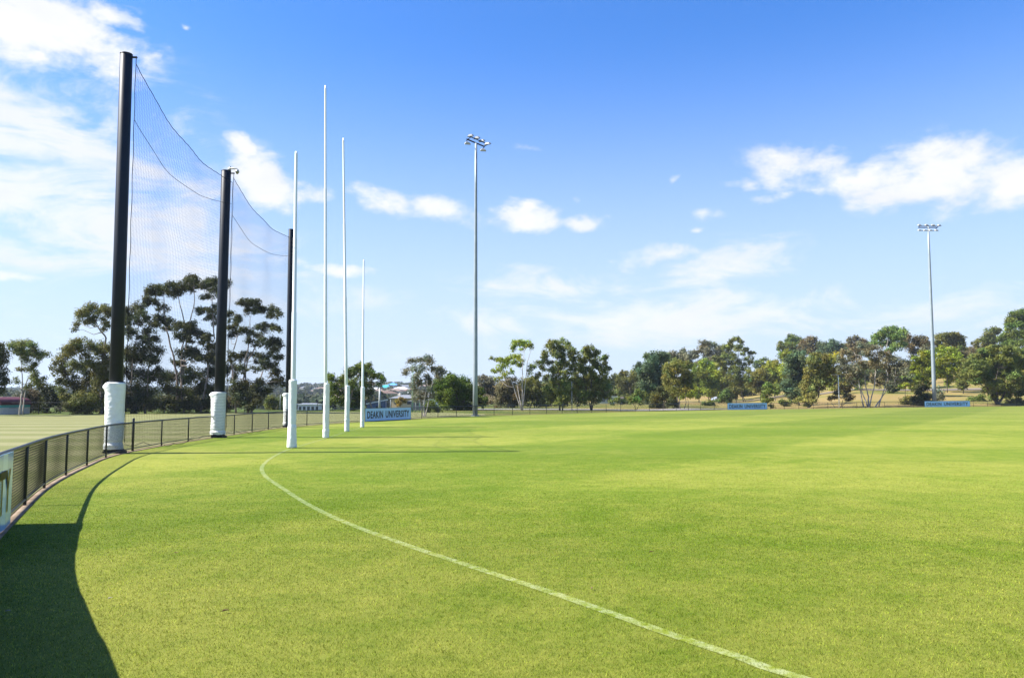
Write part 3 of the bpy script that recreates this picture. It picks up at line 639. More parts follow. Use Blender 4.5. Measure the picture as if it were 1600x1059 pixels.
# ------------------------------------------------------------------ floodlight towers
def floodlight_head(parent, c, yaw, tilt=25, s=1.0):
    w = .60*s; d = .44*s; hh = .16*s; cs, sn = math.cos(yaw), math.sin(yaw); ct, st = math.cos(R(tilt)), math.sin(R(tilt))
    def X(x, y, z):
        y, z = y*ct-z*st, y*st+z*ct; return (c[0]+x*cs-y*sn, c[1]+x*sn+y*cs, c[2]+z)
    mb = MB(); lo = [X(a*w/2, b*d/2, -hh/2) for a, b in ((-1, -1), (1, -1), (1, 1), (-1, 1))]; md = [X(a*w/2*.96, b*d/2*.96, hh*.1) for a, b in ((-1, -1), (1, -1), (1, 1), (-1, 1))]; hi = [X(a*w/2*.5, b*d/2*.5, hh) for a, b in ((-1, -1), (1, -1), (1, 1), (-1, 1))]
    mb.add(lo+md+hi, [(0, 1, 5, 4), (1, 2, 6, 5), (2, 3, 7, 6), (3, 0, 4, 7), (4, 5, 9, 8), (5, 6, 10, 9), (6, 7, 11, 10), (7, 4, 8, 11), (8, 9, 10, 11), (3, 2, 1, 0)])
    h = lp(mb, 'floodlight', M_LAMP, parent, False)
    g = MB(); q = [X(a*w/2*.92, b*d/2*.92, -hh/2-.012) for a, b in ((-1, -1), (1, -1), (1, 1), (-1, 1))]; q2 = [X(a*w/2*.92, b*d/2*.92, -hh/2-.002) for a, b in ((-1, -1), (1, -1), (1, 1), (-1, 1))]
    g.add(q+q2, [(3, 2, 1, 0), (0, 1, 5, 4), (1, 2, 6, 5), (2, 3, 7, 6), (3, 0, 4, 7)]); e = lp(g, 'lens', M_GLASS, h, False)
    return h
def tower(label, base, tppx, D, lamps, arms, r0, r1, joint=None):
    b = base; top = P(tppx[0], tppx[1], D); h = top.z-b.z; dx = top.x-b.x
    root = thing('floodlight_tower', label, 'floodlight', b, 0, 'tall floodlight towers at the edge of the oval')
    mb = MB(); n = 14; js = [0, .15, .32, .5, .68, .84, 1]; mb.tube([(dx*t, 0, h*t) for t in js], [r0+(r1-r0)*t for t in js], n); lp(mb, 'mast', M_GALV, root)
    mb = MB(); mb.tube([(0, 0, -.05), (0, 0, .06)], r0*1.7, 18)
    for q in range(8): a = q*math.pi/4; mb.tube([(math.cos(a)*r0*1.4, math.sin(a)*r0*1.4, .06), (math.cos(a)*r0*1.4, math.sin(a)*r0*1.4, .13)], .025, 6)
    lp(mb, 'base_plate', M_GALV, root, False)
    mb = MB()
    for (a, c, r) in arms: mb.tube([P(*a)-b, P(*c)-b], r, 8)
    for (px, py, yy, yaw) in lamps:
        p = P(px, py, yy)-b; mb.tube([p+Vector((0, 0, .04)), p+Vector((0, (-.25 if yy > D else .25), -.18 if yy > D else .3))], .03, 6)
    lp(mb, 'crossarm', M_BLACK, root, False)
    for (px, py, yy, yaw) in lamps: floodlight_head(root, tuple(P(px, py, yy)-b), yaw)
b1 = GD(742.5, 76.0)
tower('tall grey floodlight tower in the middle standing behind the fence', b1, (743.8, 224), 76.0,
      [(735.4, 212.5, 76.9, -.3), (745.2, 216, 76.9, -.3), (753, 220.5, 76.9, -.35), (762, 225, 76.7, -.4), (730.6, 224.5, 75.4, .2), (755, 235, 75.1, .1)],
      [((729, 217.5, 76), (757.5, 229.5, 76), .075), ((734, 213.5, 76.7), (763, 226, 76.7), .05), ((731, 218, 76), (736, 214, 76.7), .045), ((756, 229, 76), (762, 226, 76.7), .045), ((757, 229, 76), (753, 235, 75.2), .045), ((729.5, 218, 76), (729, 223, 75.5), .045)], .25, .12)
b2 = GD(1460.5, 136.5)
k2 = 136.5
tower('tall grey floodlight tower on the right rising behind the fence sign', b2, (1450.3, 354), k2,
      [(1436.8, 351.8, k2+1, 0), (1447.8, 351.8, k2+1, .1), (1458.0, 351.8, k2+1, -.1), (1467.6, 352.3, k2+1, .2), (1437, 359.8, k2-1, 0), (1445.5, 360, k2-1, 0), (1454, 360, k2-1, .1), (1463, 360, k2-1, .1)],
      [((1435, 355.4, k2), (1465, 355.4, k2), .09), ((1435, 353, k2+.9), (1468, 353.4, k2+.9), .05), ((1435, 360.6, k2-.9), (1464, 360.6, k2-.9), .05), ((1465, 355, k2), (1467, 353, k2+.9), .06), ((1464, 355.4, k2), (1461, 360, k2-.9), .06), ((1436, 355.4, k2), (1436, 353, k2+.9), .05)], .36, .16)

# ------------------------------------------------------------------ trees
def leaf_mat():
    m = bpy.data.materials.new('foliage'); m.use_nodes = True; nt = m.node_tree; N = nt.nodes; L = nt.links; N.clear()
    out = N.new('ShaderNodeOutputMaterial'); d = N.new('ShaderNodeBsdfPrincipled'); tr = N.new('ShaderNodeBsdfTranslucent'); mx = N.new('ShaderNodeMixShader'); mx.inputs[0].default_value = .36
    d.inputs['Roughness'].default_value = .55; d.inputs['Specular IOR Level'].default_value = .16
    at = N.new('ShaderNodeAttribute'); at.attribute_name = 'tone'
    L.new(at.outputs['Color'], d.inputs['Base Color']); L.new(at.outputs['Color'], tr.inputs[0]); L.new(d.outputs[0], mx.inputs[1]); L.new(tr.outputs[0], mx.inputs[2]); L.new(mx.outputs[0], out.inputs[0]); return m
M_LEAF = leaf_mat()
M_BARKP = mat('pale_gum_bark', (.30, .26, .22), .85, .2, col2=(.50, .45, .40), vscale=2.5, bump=.4, bscale=12)
M_BARKD = mat('dark_bark', (.055, .045, .038), .9, .2, col2=(.12, .10, .085), vscale=3, bump=.5, bscale=14)
M_BARKM = mat('grey_brown_bark', (.14, .115, .095), .9, .2, col2=(.26, .22, .19), vscale=3, bump=.5, bscale=14)
GREEN = {   # linear base colours of the leaves
 'dark': (.044, .050, .013), 'olive': (.084, .086, .018), 'brown': (.090, .074, .030), 'grey': (.100, .102, .056), 'blue': (.062, .086, .038),
 'bright': (.125, .155, .014), 'yellow': (.145, .155, .014), 'mid': (.070, .092, .016), 'deep': (.056, .080, .007), 'gum': (.094, .106, .022), 'gold': (.15, .115, .02), 'graybrown': (.10, .088, .05)}
LEAFC = [0]
def tree(kind, label, D, lobes, base=None, trunks=(), col='olive', bark='m', tr=.22, dens=1., leafk=1., airy=0., spread=.6, group=None, tier=None, limbs=True, seed=None, cat='tree', ground=None):
    """lobes: (px, py, rx, ry[, dy]) outline of each leaf cluster; D metres from the camera; trunks: list of pixel paths from the ground up"""
    sd_ = seed if seed is not None else int(abs(lobes[0][0]*7+lobes[0][1]*13+D)); rng = np.random.default_rng(sd_); rnd = random.Random(sd_)
    xs = [l[0] for l in lobes]; cx = sum(xs)/len(xs); halfw = (max(l[0]+l[2] for l in lobes)-min(l[0]-l[2] for l in lobes))/2*D/F
    if base is None: base = trunks[0][0][0] if trunks else cx
    bp = GD(base, D); root = thing(kind, label, cat, bp, 0, group)
    tr *= .55; k = D/F; L3 = []
    for l in lobes:
        dy = l[4] if len(l) > 4 else rng.uniform(-1, 1)*halfw*spread
        c = P(l[0], l[1], D+dy); rx = l[2]*k*(1.34-.22*airy); rz = l[3]*k*(1.66-.4*airy); ryy = rx*(.85 if rx < 2.5 else .75); L3.append((c, rx, ryy, rz))
        if rng.random() < .95-.5*airy:
            f = rng.uniform(.5, .72); a_ = rng.uniform(0, 2*math.pi); L3.append((c+Vector((math.cos(a_)*rx*.85, rng.uniform(-.6, .6)*ryy, math.sin(a_)*rz*.8-.15*rz)), rx*f, ryy*f, rz*f))
    # foliage
    leafL = float(np.clip(D*.0021, .15, .62))*leafk; Vs = []; Cs = []; basec = np.array(GREEN[col] if isinstance(col, str) else col); twigs = []
    for (c, rx, ry, rz) in L3:
        rm = (rx*ry*rz)**(1/3); pr = min(max(rm*.5, .38), 1.0+D*.002)
        npf = max(3, int(1.35*(rx*rz+rx*ry)/(2*pr*pr)*2.0)); npf = min(npf, 60)
        lobe_t = rng.normal(1, .14); lob_h = rng.normal(0, .05)
        for _ in range(npf):
            d = rng.normal(size=3); d /= np.linalg.norm(d); q = rng.random()**.45*.84
            if d[2] < -.2 and rng.random() < .55: d[2] *= -.5
            pc = np.array([c.x+d[0]*q*rx, c.y+d[1]*q*ry, c.z+d[2]*q*rz]); pr2 = pr*rng.uniform(.7, 1.15)
            twigs.append((c, Vector(pc)))
            A = math.pi*pr2*pr2; n = int(dens*2.3*A/(leafL*leafL*.42)*(1-airy*.45)); n = max(n, 14)
            u = rng.normal(size=(n, 3)); u /= np.linalg.norm(u, axis=1)[:, None]; rad = pr2*(rng.random(n)**.38)
            rad *= 1+.25*rng.normal(size=n).clip(-1, 1.6)
            flat = min(1., .74+.25*rz/max(rx, .01)); pts = pc+u*rad[:, None]*np.array([1.08, 1.08, flat])
            nr = u*.9+np.array([0, 0, .35])+rng.normal(size=(n, 3))*.55; nr /= np.linalg.norm(nr, axis=1)[:, None]
            t = np.cross(nr, rng.normal(size=(n, 3))+np.array([0, 0, -.6])); t /= np.maximum(np.linalg.norm(t, axis=1), 1e-6)[:, None]; b = np.cross(nr, t)
            ln = leafL*(.65+.7*rng.random(n))[:, None]*.5; wd = ln*(.42+.2*rng.random(n))[:, None]
            q4 = np.stack([pts-t*ln, pts+b*wd, pts+t*ln, pts-b*wd], 1); Vs.append(q4.reshape(-1, 3))
            pt = lobe_t*max(.5, rng.normal(1, .2)); h = lob_h+rng.normal(0, .05); lc = basec*(1.42 if D < 100 else 1.68)*pt*(1+.22*rng.normal(size=(n, 1))).clip(.45, 1.9)
            lc = lc*np.array([1+h*1.6, 1, 1-h*1.2]); Cs.append(np.repeat(lc, 4, 0))
    V = np.concatenate(Vs); Cc = np.concatenate(Cs).clip(.004, .8); LEAFC[0] += len(V)//4
    o = npmesh('crown', V-np.array(bp), np.arange(len(V)).reshape(-1, 4), M_LEAF, col=Cc); o.parent = root
    # wood
    mb = MB(); bark_m = {'p': M_BARKP, 'd': M_BARKD, 'm': M_BARKM}[bark]; nodes = []
    ztop = max(c.z for c, *_ in L3); zc = sum(c.z for c, *_ in L3)/len(L3)
    if not trunks:
        zb = F*(CAMZ-bp.z)/D; trunks = [[(base, None), (base+(cx-base)*.5+rnd.uniform(-2, 2), None)]]
        p0 = bp+Vector((0, 0, -.2)); p2 = Vector((bp.x+(P(cx, 600, D).x-bp.x)*.7, D, bp.z+(zc-bp.z)*.85)); paths = [[p0, p0.lerp(p2, .45)+Vector((rnd.uniform(-.3, .3), 0, 0)), p2]]
    else:
        paths = []
        for tpath in trunks:
            pts = []
            for q, (px, py) in enumerate(tpath):
                if q == 0: g = GD(px, D); pts.append(Vector((g.x, D, g.z-.2)))
                else: pts.append(P(px, py, D+rnd.uniform(-.5, .5)))
            paths.append(pts)
    for w, pts in enumerate(paths):
        r0 = tr*(1 if w == 0 else .8); m = len(pts); dense = []
        for q in range(m-1):
            for s in range(4):
                t = s/4; pp = pts[q].lerp(pts[q+1], t)
                if not (q == 0 and s == 0): pp = pp+Vector((rnd.uniform(-1, 1), rnd.uniform(-1, 1), 0))*r0*.45
                dense.append(pp)
        dense.append(pts[-1]); nd = len(dense); rads = [r0*(1.25 if q == 0 else 1)*(1-.72*(q/(nd-1))) for q in range(nd)]
        mb.tube(dense, rads, 9); nodes += [(dense[q], rads[q]) for q in range(max(1, nd//3), nd)]
    if limbs:
        for (c, rx, ry, rz) in L3:
            best = min(nodes, key=lambda nr: (nr[0]-c).length+(6 if nr[0].z > c.z-.3*rz else 0)+(c.z-nr[0].z)*.15)
            p0, r0 = best; v = c-p0; mid1 = p0+v*.4+Vector((0, 0, -.10*v.length if v.z > 0 else .2))+Vector((rnd.uniform(-.08, .08), rnd.uniform(-.08, .08), 0))*v.length; mid2 = p0+v*.75+Vector((rnd.uniform(-.06, .06), rnd.uniform(-.06, .06), .02))*v.length
            r1 = min(r0*.62, .05+.035*v.length*.35+.02*rx); mb.tube([p0, mid1, mid2, c+Vector((0, 0, -.1*rz))], [r1, r1*.75, r1*.5, r1*.28], 6)
            nodes.append((mid2, r1*.5))
    sel = rnd.sample(twigs, min(len(twigs), 90))
    for (c, pc) in sel:
        v = pc-c; c0 = c-v*.1+Vector((0, 0, -.25*abs(v.length))); mb.tube([c0, c0.lerp(pc, .55)+Vector((0, 0, -.05)), pc], [.028+.0001*D, .018+.0001*D, .008], 4, cap=False)
    mb2 = lp(mb, 'trunk', bark_m, root); mb2.data.transform(__import__('mathutils').Matrix.Translation(-bp))
    return root

LG = 'gum trees beyond the practice field on the left'
tree('broadleaf_tree', 'dark dense tree cut off by the left edge of the picture', 76, [(-15, 560, 18, 16), (0, 586, 10, 10), (-14, 604, 14, 8), (-3, 540, 9, 8), (-35, 590, 16, 26), (3, 568, 7, 8), (7, 600, 5, 6)], col='dark', bark='d', base=-28, tr=.3, dens=1.2)
tree('gum_tree', 'slender pale-trunked gum standing alone left of the big gums', 80, [(35, 538, 14, 6), (47, 541, 10, 6), (22, 540, 8, 5), (30, 550, 10, 6), (44, 552, 11, 7), (56, 556, 9, 6), (68, 554, 8, 5), (40, 563, 8, 5), (54, 567, 6, 4), (34, 577, 7, 4), (27, 595, 5, 4), (45, 577, 5, 4), (57, 584, 6, 3), (52, 594, 8, 5), (66, 594, 5, 4), (47, 602, 5, 3)],
     trunks=[[(30, 648), (33, 622), (35, 600), (34, 572), (31, 556)], [(35, 612), (41, 598), (46, 585)]], col='gum', bark='p', tr=.16, airy=.4, spread=.5)
tree('bush', 'rounded grey-green bush on the practice field edge beside the slender gum', 90, [(40, 622, 12, 12), (54, 620, 13, 14), (46, 634, 18, 11), (30, 632, 10, 10), (62, 632, 10, 10)], col='graybrown', tr=.15, bark='d', base=48, cat='bush')
tree('bush', 'darkest low bush, right of the rounded grey-green bush', 89, [(76, 614, 8, 12), (72, 630, 10, 13), (84, 632, 9, 12), (66, 605, 7, 7)], col='dark', tr=.15, bark='d', base=75, cat='bush')
tree('gum_tree', 'broad olive gum left of the first black pole with one high branch', 86, [(128, 492, 11, 8), (143, 485, 12, 7), (160, 486, 12, 7), (172, 492, 9, 8), (119, 506, 6, 6), (150, 500, 9, 6), (166, 508, 6, 6),
     (120, 545, 12, 9), (105, 553, 11, 9), (95, 566, 11, 8), (88, 578, 9, 9), (138, 542, 13, 9), (155, 547, 13, 10), (172, 545, 12, 9), (112, 570, 8, 7), (130, 572, 13, 12), (150, 572, 15, 13), (168, 575, 14, 14), (98, 598, 9, 9), (116, 604, 12, 10), (138, 598, 14, 12), (160, 600, 16, 14), (178, 600, 10, 12), (105, 622, 10, 10), (126, 624, 16, 12), (150, 626, 18, 13), (172, 628, 12, 12)],
     trunks=[[(158, 648), (158, 610), (160, 560), (166, 528), (152, 510), (138, 498)], [(120, 648), (118, 620), (112, 590)]], col='olive', bark='m', tr=.28)
tree('gum_tree', 'tall gum just right of the first black pole with a high left crown', 88, [(211, 482, 12, 8), (222, 492, 10, 7), (204, 494, 9, 8), (199, 508, 7, 7), (216, 504, 7, 4), (205, 522, 9, 7), (231, 520, 11, 7), (226, 532, 8, 7), (242, 530, 11, 6), (210, 548, 14, 9), (236, 550, 14, 10), (198, 562, 10, 10), (218, 566, 12, 10), (244, 564, 12, 10), (203, 585, 12, 11), (224, 590, 14, 12), (246, 588, 12, 10), (205, 612, 14, 12), (230, 615, 16, 14), (212, 633, 16, 10)],
     trunks=[[(227, 648), (230, 615), (231, 579), (236, 550), (232, 522)], [(206, 648), (205, 610), (207, 560), (216, 510), (214, 492)]], col='dark', bark='m', tr=.24)
tree('gum_tree', 'tallest umbrella-crowned gum seen through the net left of the middle pole', 92, [(233, 459, 9, 6), (244, 452, 11, 7), (258, 453, 10, 7), (270, 447, 11, 6), (283, 451, 9, 6), (276, 459, 8, 6), (291, 442, 9, 6), (301, 437, 10, 6), (308, 442, 8, 5), (295, 452, 9, 5), (241, 474, 10, 5), (256, 481, 8, 4), (232, 470, 6, 4), (246, 498, 10, 7), (261, 502, 11, 7), (241, 508, 8, 5), (272, 510, 9, 6),
     (283, 514, 11, 8), (298, 516, 12, 8), (312, 524, 10, 8), (322, 532, 8, 6), (290, 527, 11, 6), (288, 552, 12, 8), (303, 556, 12, 9), (282, 568, 9, 7), (260, 590, 14, 9), (282, 592, 14, 10), (302, 590, 12, 11), (262, 612, 14, 12), (286, 614, 14, 12), (256, 632, 16, 10), (284, 633, 16, 9)],
     trunks=[[(275, 648), (277, 600), (272, 560), (263, 525), (256, 490), (256, 462)], [(288, 648), (284, 620), (283, 580), (284, 545), (296, 505), (304, 475), (303, 448)], [(275, 610), (288, 570), (292, 520), (284, 485), (277, 460)]], col='dark', bark='m', tr=.27)
tree('gum_tree', 'tall gum whose crown shows on both sides of the middle black pole', 90, [(318, 449, 9, 7), (330, 443, 10, 6), (341, 441, 9, 6), (350, 449, 7, 9), (336, 454, 9, 6), (326, 465, 7, 5), (312, 486, 6, 4), (320, 483, 6, 3), (331, 486, 8, 5), (340, 480, 7, 6), (326, 496, 6, 4), (340, 500, 8, 7), (330, 545, 10, 8), (322, 562, 13, 9), (338, 560, 10, 10), (326, 582, 14, 11), (345, 585, 9, 12), (318, 605, 14, 12), (338, 612, 12, 14), (320, 630, 16, 11), (345, 632, 10, 10)],
     trunks=[[(313, 648), (319, 615), (324, 590), (326, 547), (335, 529), (333, 490), (331, 462)], [(338, 648), (338, 600), (337, 540), (342, 500), (346, 460)]], col='dark', bark='m', tr=.26)
tree('gum_tree', 'spreading dark gum between the middle and last black poles', 88, [(377, 475, 8, 5), (388, 473, 9, 5), (399, 477, 9, 6), (389, 484, 9, 5), (404, 485, 7, 4), (414, 484, 8, 4), (425, 486, 9, 5), (436, 492, 6, 5), (420, 494, 7, 4), (360, 492, 7, 6), (368, 502, 9, 7), (362, 512, 7, 6), (379, 516, 10, 6), (367, 522, 8, 5), (393, 520, 10, 6), (405, 511, 7, 4), (417, 509, 10, 5), (427, 514, 7, 4), (392, 534, 9, 6), (408, 532, 8, 6), (421, 536, 11, 6), (433, 541, 8, 6), (427, 549, 9, 5), (362, 556, 8, 6), (377, 558, 9, 6), (388, 553, 8, 5), (405, 558, 9, 6), (420, 560, 10, 7), (434, 559, 8, 6), (412, 571, 10, 6), (427, 574, 9, 5), (366, 577, 9, 8), (380, 578, 7, 5), (430, 585, 9, 6), (440, 596, 7, 7), (426, 599, 11, 6), (366, 602, 10, 10), (384, 603, 13, 8), (402, 600, 11, 7), (392, 618, 14, 10), (410, 614, 12, 8), (376, 622, 12, 9), (402, 630, 12, 8)],
     trunks=[[(393, 648), (390, 622), (381, 592), (386, 565), (400, 540), (413, 520)], [(369, 648), (365, 600), (361, 560), (370, 530), (376, 510)], [(388, 610), (382, 570), (390, 530), (391, 495)], [(392, 602), (410, 580), (428, 566)]], col='dark', bark='m', tr=.24, airy=.15)
tree('bush', 'small pale green bush between the dark gum and the last black pole', 115, [(424, 636, 8, 6), (436, 630, 9, 8), (428, 626, 9, 7), (442, 636, 7, 6)], col='gum', tr=.1, bark='d', base=432, cat='bush')
tree('bush', 'low dark scrub under the gums between the first and middle poles', 97, [(190, 630, 14, 12), (215, 634, 16, 9), (245, 632, 16, 10), (270, 636, 14, 8), (296, 634, 16, 9), (322, 635, 14, 8), (350, 636, 10, 8), (170, 634, 12, 9), (145, 636, 14, 8), (120, 637, 12, 7), (98, 636, 9, 8), (366, 634, 9, 8)], col='brown', tr=.1, bark='d', base=240, cat='bush', spread=.1)
tree('gum_tree', 'wide dark umbrella gum standing behind the white goal posts', 106, [(518, 592, 9, 6), (530, 597, 10, 6), (524, 604, 10, 6), (541, 587, 9, 5), (537, 594, 9, 6), (552, 578, 10, 5), (563, 573, 9, 5), (574, 577, 8, 5), (559, 584, 11, 7), (575, 586, 8, 5), (584, 588, 9, 5), (594, 589, 7, 4), (598, 594, 5, 4), (545, 604, 11, 8), (561, 600, 11, 9), (573, 602, 9, 7), (520, 616, 10, 7), (534, 616, 11, 8), (550, 618, 12, 9), (566, 616, 10, 9), (526, 628, 11, 7), (542, 630, 12, 7), (578, 615, 6, 7), (557, 631, 10, 6)],
     trunks=[[(543, 643), (548, 622), (553, 600), (562, 580)], [(582, 640), (577, 622), (568, 600), (586, 592)], [(548, 630), (538, 612), (530, 600)]], col='deep', bark='m', tr=.3)
tree('gum_tree', 'thin pale gum rising right of the large blue sign', 73, [(650, 565, 7, 4), (657, 561, 8, 4), (667, 560, 8, 5), (672, 567, 6, 4), (640, 577, 7, 4), (634, 583, 5, 3), (648, 575, 7, 5), (661, 576, 8, 5), (676, 577, 8, 5), (686, 577, 6, 4), (680, 586, 6, 4), (652, 587, 6, 4), (664, 588, 7, 5), (658, 600, 6, 5), (645, 604, 6, 5), (671, 600, 5, 5), (650, 614, 6, 5), (662, 614, 7, 6), (672, 610, 5, 5), (656, 624, 6, 4)],
     trunks=[[(663.5, 652), (662, 632), (667, 605), (668, 585), (664, 570)], [(662, 634), (654, 615), (650, 590)], [(664, 620), (674, 605), (680, 585)]], col='grey', bark='p', tr=.13, airy=.5)
tree('fig_tree', 'dense dark green dome tree left of the middle floodlight tower', 108, [(702, 593, 14, 6), (692, 598, 10, 7), (714, 598, 12, 7), (684, 608, 8, 8), (698, 608, 13, 9), (714, 610, 14, 9), (729, 603, 12, 7), (740, 610, 10, 8), (686, 622, 8, 9), (698, 624, 13, 11), (716, 625, 14, 10), (733, 622, 13, 11), (747, 622, 8, 12), (708, 634, 14, 7), (728, 634, 12, 6)],
     trunks=[[(716, 643), (716, 630), (712, 612)], [(717, 641), (724, 628), (732, 615)]], col='deep', bark='d', tr=.35, dens=1.3)
tree('bush', 'small round bush left of the dense dark green dome tree', 92, [(672, 634, 8, 6), (678, 638, 6, 4), (666, 638, 5, 3)], col='mid', tr=.08, bark='d', cat='bush')
tree('autumn_tree', 'small yellow-orange autumn tree before the beige house', 150, [(627, 624, 5, 2.5), (619, 628, 4, 2.5), (634, 628, 3, 3), (626, 630, 4, 2.5)], col='gold', tr=.1, bark='d', limbs=True)
tree('gum_tree', 'thin grey-brown tree directly behind the middle floodlight tower', 150, [(750, 592, 7, 5), (762, 596, 9, 7), (772, 602, 9, 8), (752, 604, 9, 8), (764, 610, 11, 9), (777, 614, 8, 10), (756, 622, 11, 9), (770, 626, 12, 8)], col='graybrown', tr=.2, airy=.3)
tree('gum_tree', 'tall airy gum with yellowish leaf tufts right of the middle floodlight', 106, [(803, 544, 6, 4), (810, 537, 8, 4), (820, 535, 8, 4), (830, 540, 7, 3), (817, 541, 7, 4), (771, 562, 6, 3), (779, 563, 7, 3), (788, 564, 7, 4), (797, 560, 7, 4), (807, 558, 8, 4), (812, 563, 6, 4), (793, 569, 6, 4), (803, 567, 6, 4), (785, 572, 6, 4), (811, 572, 6, 4), (773, 580, 6, 3), (783, 577, 6, 4), (789, 585, 6, 4), (797, 579, 4, 4), (828, 574, 6, 4), (826, 583, 4, 4), (780, 590, 5, 3)],
     trunks=[[(817, 641), (816, 618), (816, 590), (817, 565), (820, 545)], [(816, 610), (806, 590), (795, 572), (780, 566)], [(816, 590), (824, 565), (831, 544)], [(816, 600), (798, 592), (780, 582)]], col='bright', bark='p', tr=.15, airy=.45)
tree('broadleaf_tree', 'low dark bushy tree left of the airy gum trunk', 132, [(783, 606, 10, 8), (797, 600, 11, 8), (790, 616, 13, 9), (804, 612, 11, 10), (786, 628, 12, 8), (800, 627, 12, 8)], col='brown', tr=.22, bark='d')
tree('broadleaf_tree', 'low brownish bushy tree just right of the airy gum trunk', 134, [(824, 600, 11, 8), (836, 597, 11, 7), (830, 611, 13, 9), (844, 608, 10, 9), (822, 622, 10, 8), (838, 622, 13, 8), (850, 618, 8, 8)], col='olive', tr=.22, bark='d')
tree('gum_tree', 'tall two-trunked gum with a tower-shaped crown in the middle', 107, [(857, 541, 6, 6), (866, 536, 7, 5), (877, 535, 7, 5), (886, 539, 7, 6), (863, 547, 8, 6), (876, 547, 9, 6), (890, 548, 6, 6), (897, 552, 6, 6), (854, 551, 4, 5), (868, 557, 8, 6), (882, 558, 9, 6), (895, 562, 8, 6), (851, 560, 6, 5), (845, 567, 4, 6), (857, 568, 6, 5), (870, 568, 8, 6), (884, 570, 8, 6), (896, 573, 6, 5), (850, 576, 5, 4), (862, 579, 7, 5), (875, 581, 8, 6), (888, 583, 7, 5), (843, 587, 5, 4), (852, 591, 6, 4), (866, 592, 8, 6), (880, 593, 9, 6), (870, 604, 11, 8), (884, 605, 10, 8), (860, 608, 9, 8), (874, 616, 13, 8), (890, 616, 8, 8), (862, 620, 8, 6), (880, 625, 10, 6)],
     trunks=[[(875, 642), (874, 615), (873, 585), (871, 555)], [(879, 641), (880, 615), (883, 580), (881, 552)]], col='gum', bark='m', tr=.22, airy=.2, dens=1.1)
tree('gum_tree', 'tall round-topped gum right of the two-trunked gum, dark lower crown', 108, [(914, 549, 6, 5), (922, 547, 7, 5), (931, 554, 7, 6), (920, 557, 8, 6), (905, 561, 6, 6), (914, 565, 7, 6), (928, 565, 7, 6), (941, 561, 6, 5), (945, 570, 5, 6), (936, 573, 8, 6), (950, 576, 4, 5), (941, 583, 7, 6), (905, 573, 6, 6), (912, 580, 8, 6), (924, 580, 7, 6), (900, 590, 7, 6), (911, 593, 9, 7), (926, 592, 10, 8), (941, 594, 8, 8), (904, 605, 10, 8), (919, 605, 11, 8), (935, 606, 11, 9), (948, 606, 7, 9), (910, 617, 9, 6), (925, 618, 12, 6), (940, 619, 8, 5)],
     trunks=[[(924, 642), (924, 620), (923, 590), (921, 560)], [(924, 618), (934, 598), (941, 575)], [(924, 616), (914, 596), (907, 572)]], col='gum', bark='d', tr=.2, airy=.1, dens=1.15)
tree('broadleaf_tree', 'shadowy tree filling the gap between the two tall middle gums', 150, [(897, 598, 8, 7), (892, 612, 10, 9), (900, 624, 12, 8), (882, 628, 12, 6), (860, 628, 12, 6)], col='dark', tr=.2, bark='d')
tree('broadleaf_tree', 'dark distant tree above the low pale green building', 265, [(955, 600, 9, 8), (966, 597, 11, 8), (977, 600, 9, 8), (960, 610, 12, 8), (974, 610, 11, 8), (946, 608, 9, 9), (966, 618, 12, 6)], col='dark', tr=.4, bark='d')
tree('gum_tree', 'golden-olive tree left of the large blue-green tree', 225, [(970, 592, 7, 7), (978, 586, 8, 5), (988, 587, 8, 6), (997, 590, 7, 6), (972, 602, 9, 9), (984, 600, 11, 10), (992, 612, 11, 9), (977, 614, 10, 8), (1000, 604, 8, 9), (985, 624, 12, 6)], col='olive', tr=.3, dens=1.1)
tree('broadleaf_tree', 'large blue-green tree right of the low pale green building', 145, [(1001, 572, 8, 6), (1010, 580, 11, 9), (1021, 561, 10, 7), (1031, 556, 9, 5), (1038, 564, 11, 8), (1023, 572, 12, 8), (1036, 578, 10, 9), (1008, 592, 12, 9), (1024, 590, 15, 10), (1040, 594, 9, 10), (1008, 605, 12, 10), (1025, 606, 15, 11), (1040, 609, 9, 9), (1014, 618, 12, 8), (1030, 620, 12, 8)], col='blue', tr=.3, bark='d', dens=1.25, base=1027)
tree('gum_tree', 'grey-green treetop just behind the large blue-green tree', 185, [(1048, 560, 9, 6), (1058, 557, 9, 5), (1066, 553, 6, 5), (1071, 562, 9, 7), (1060, 568, 10, 8), (1049, 570, 9, 7), (1074, 572, 7, 7)], col='grey', tr=.28, base=1058)
tree('sapling', 'small tree with a leaning dark trunk in front of the blue-green tree', 116, [(990, 621, 6, 5), (998, 617, 6, 5), (996, 626, 6, 4), (1003, 622, 6, 5), (985, 626, 4, 3)], trunks=[[(994, 641), (998, 634), (1000, 622)], [(995, 641), (990, 632), (988, 624)]], col='mid', bark='d', tr=.09, airy=.2)
tree('bush', 'very dark low shrub spilling behind the fence under the blue-green tree', 127, [(1025, 622, 9, 8), (1037, 618, 10, 8), (1049, 623, 9, 8), (1030, 631, 9, 5), (1043, 631, 10, 5), (1055, 632, 5, 5), (1022, 633, 5, 5)], col='dark', bark='d', tr=.15, dens=1.4, cat='bush')
tree('broadleaf_tree', 'feathery olive tree with a forked trunk right of the dark shrub', 120, [(1050, 572, 10, 6), (1062, 568, 11, 6), (1073, 574, 9, 7), (1046, 582, 10, 7), (1060, 582, 11, 8), (1076, 586, 9, 8), (1044, 594, 9, 8), (1058, 596, 11, 8), (1072, 598, 10, 8), (1052, 607, 9, 7), (1066, 609, 10, 7), (1078, 607, 6, 6)],
     trunks=[[(1063, 641), (1061, 630), (1063, 612), (1060, 590)], [(1068, 641), (1072, 630), (1070, 612), (1072, 592)]], col='olive', bark='m', tr=.15, airy=.2)
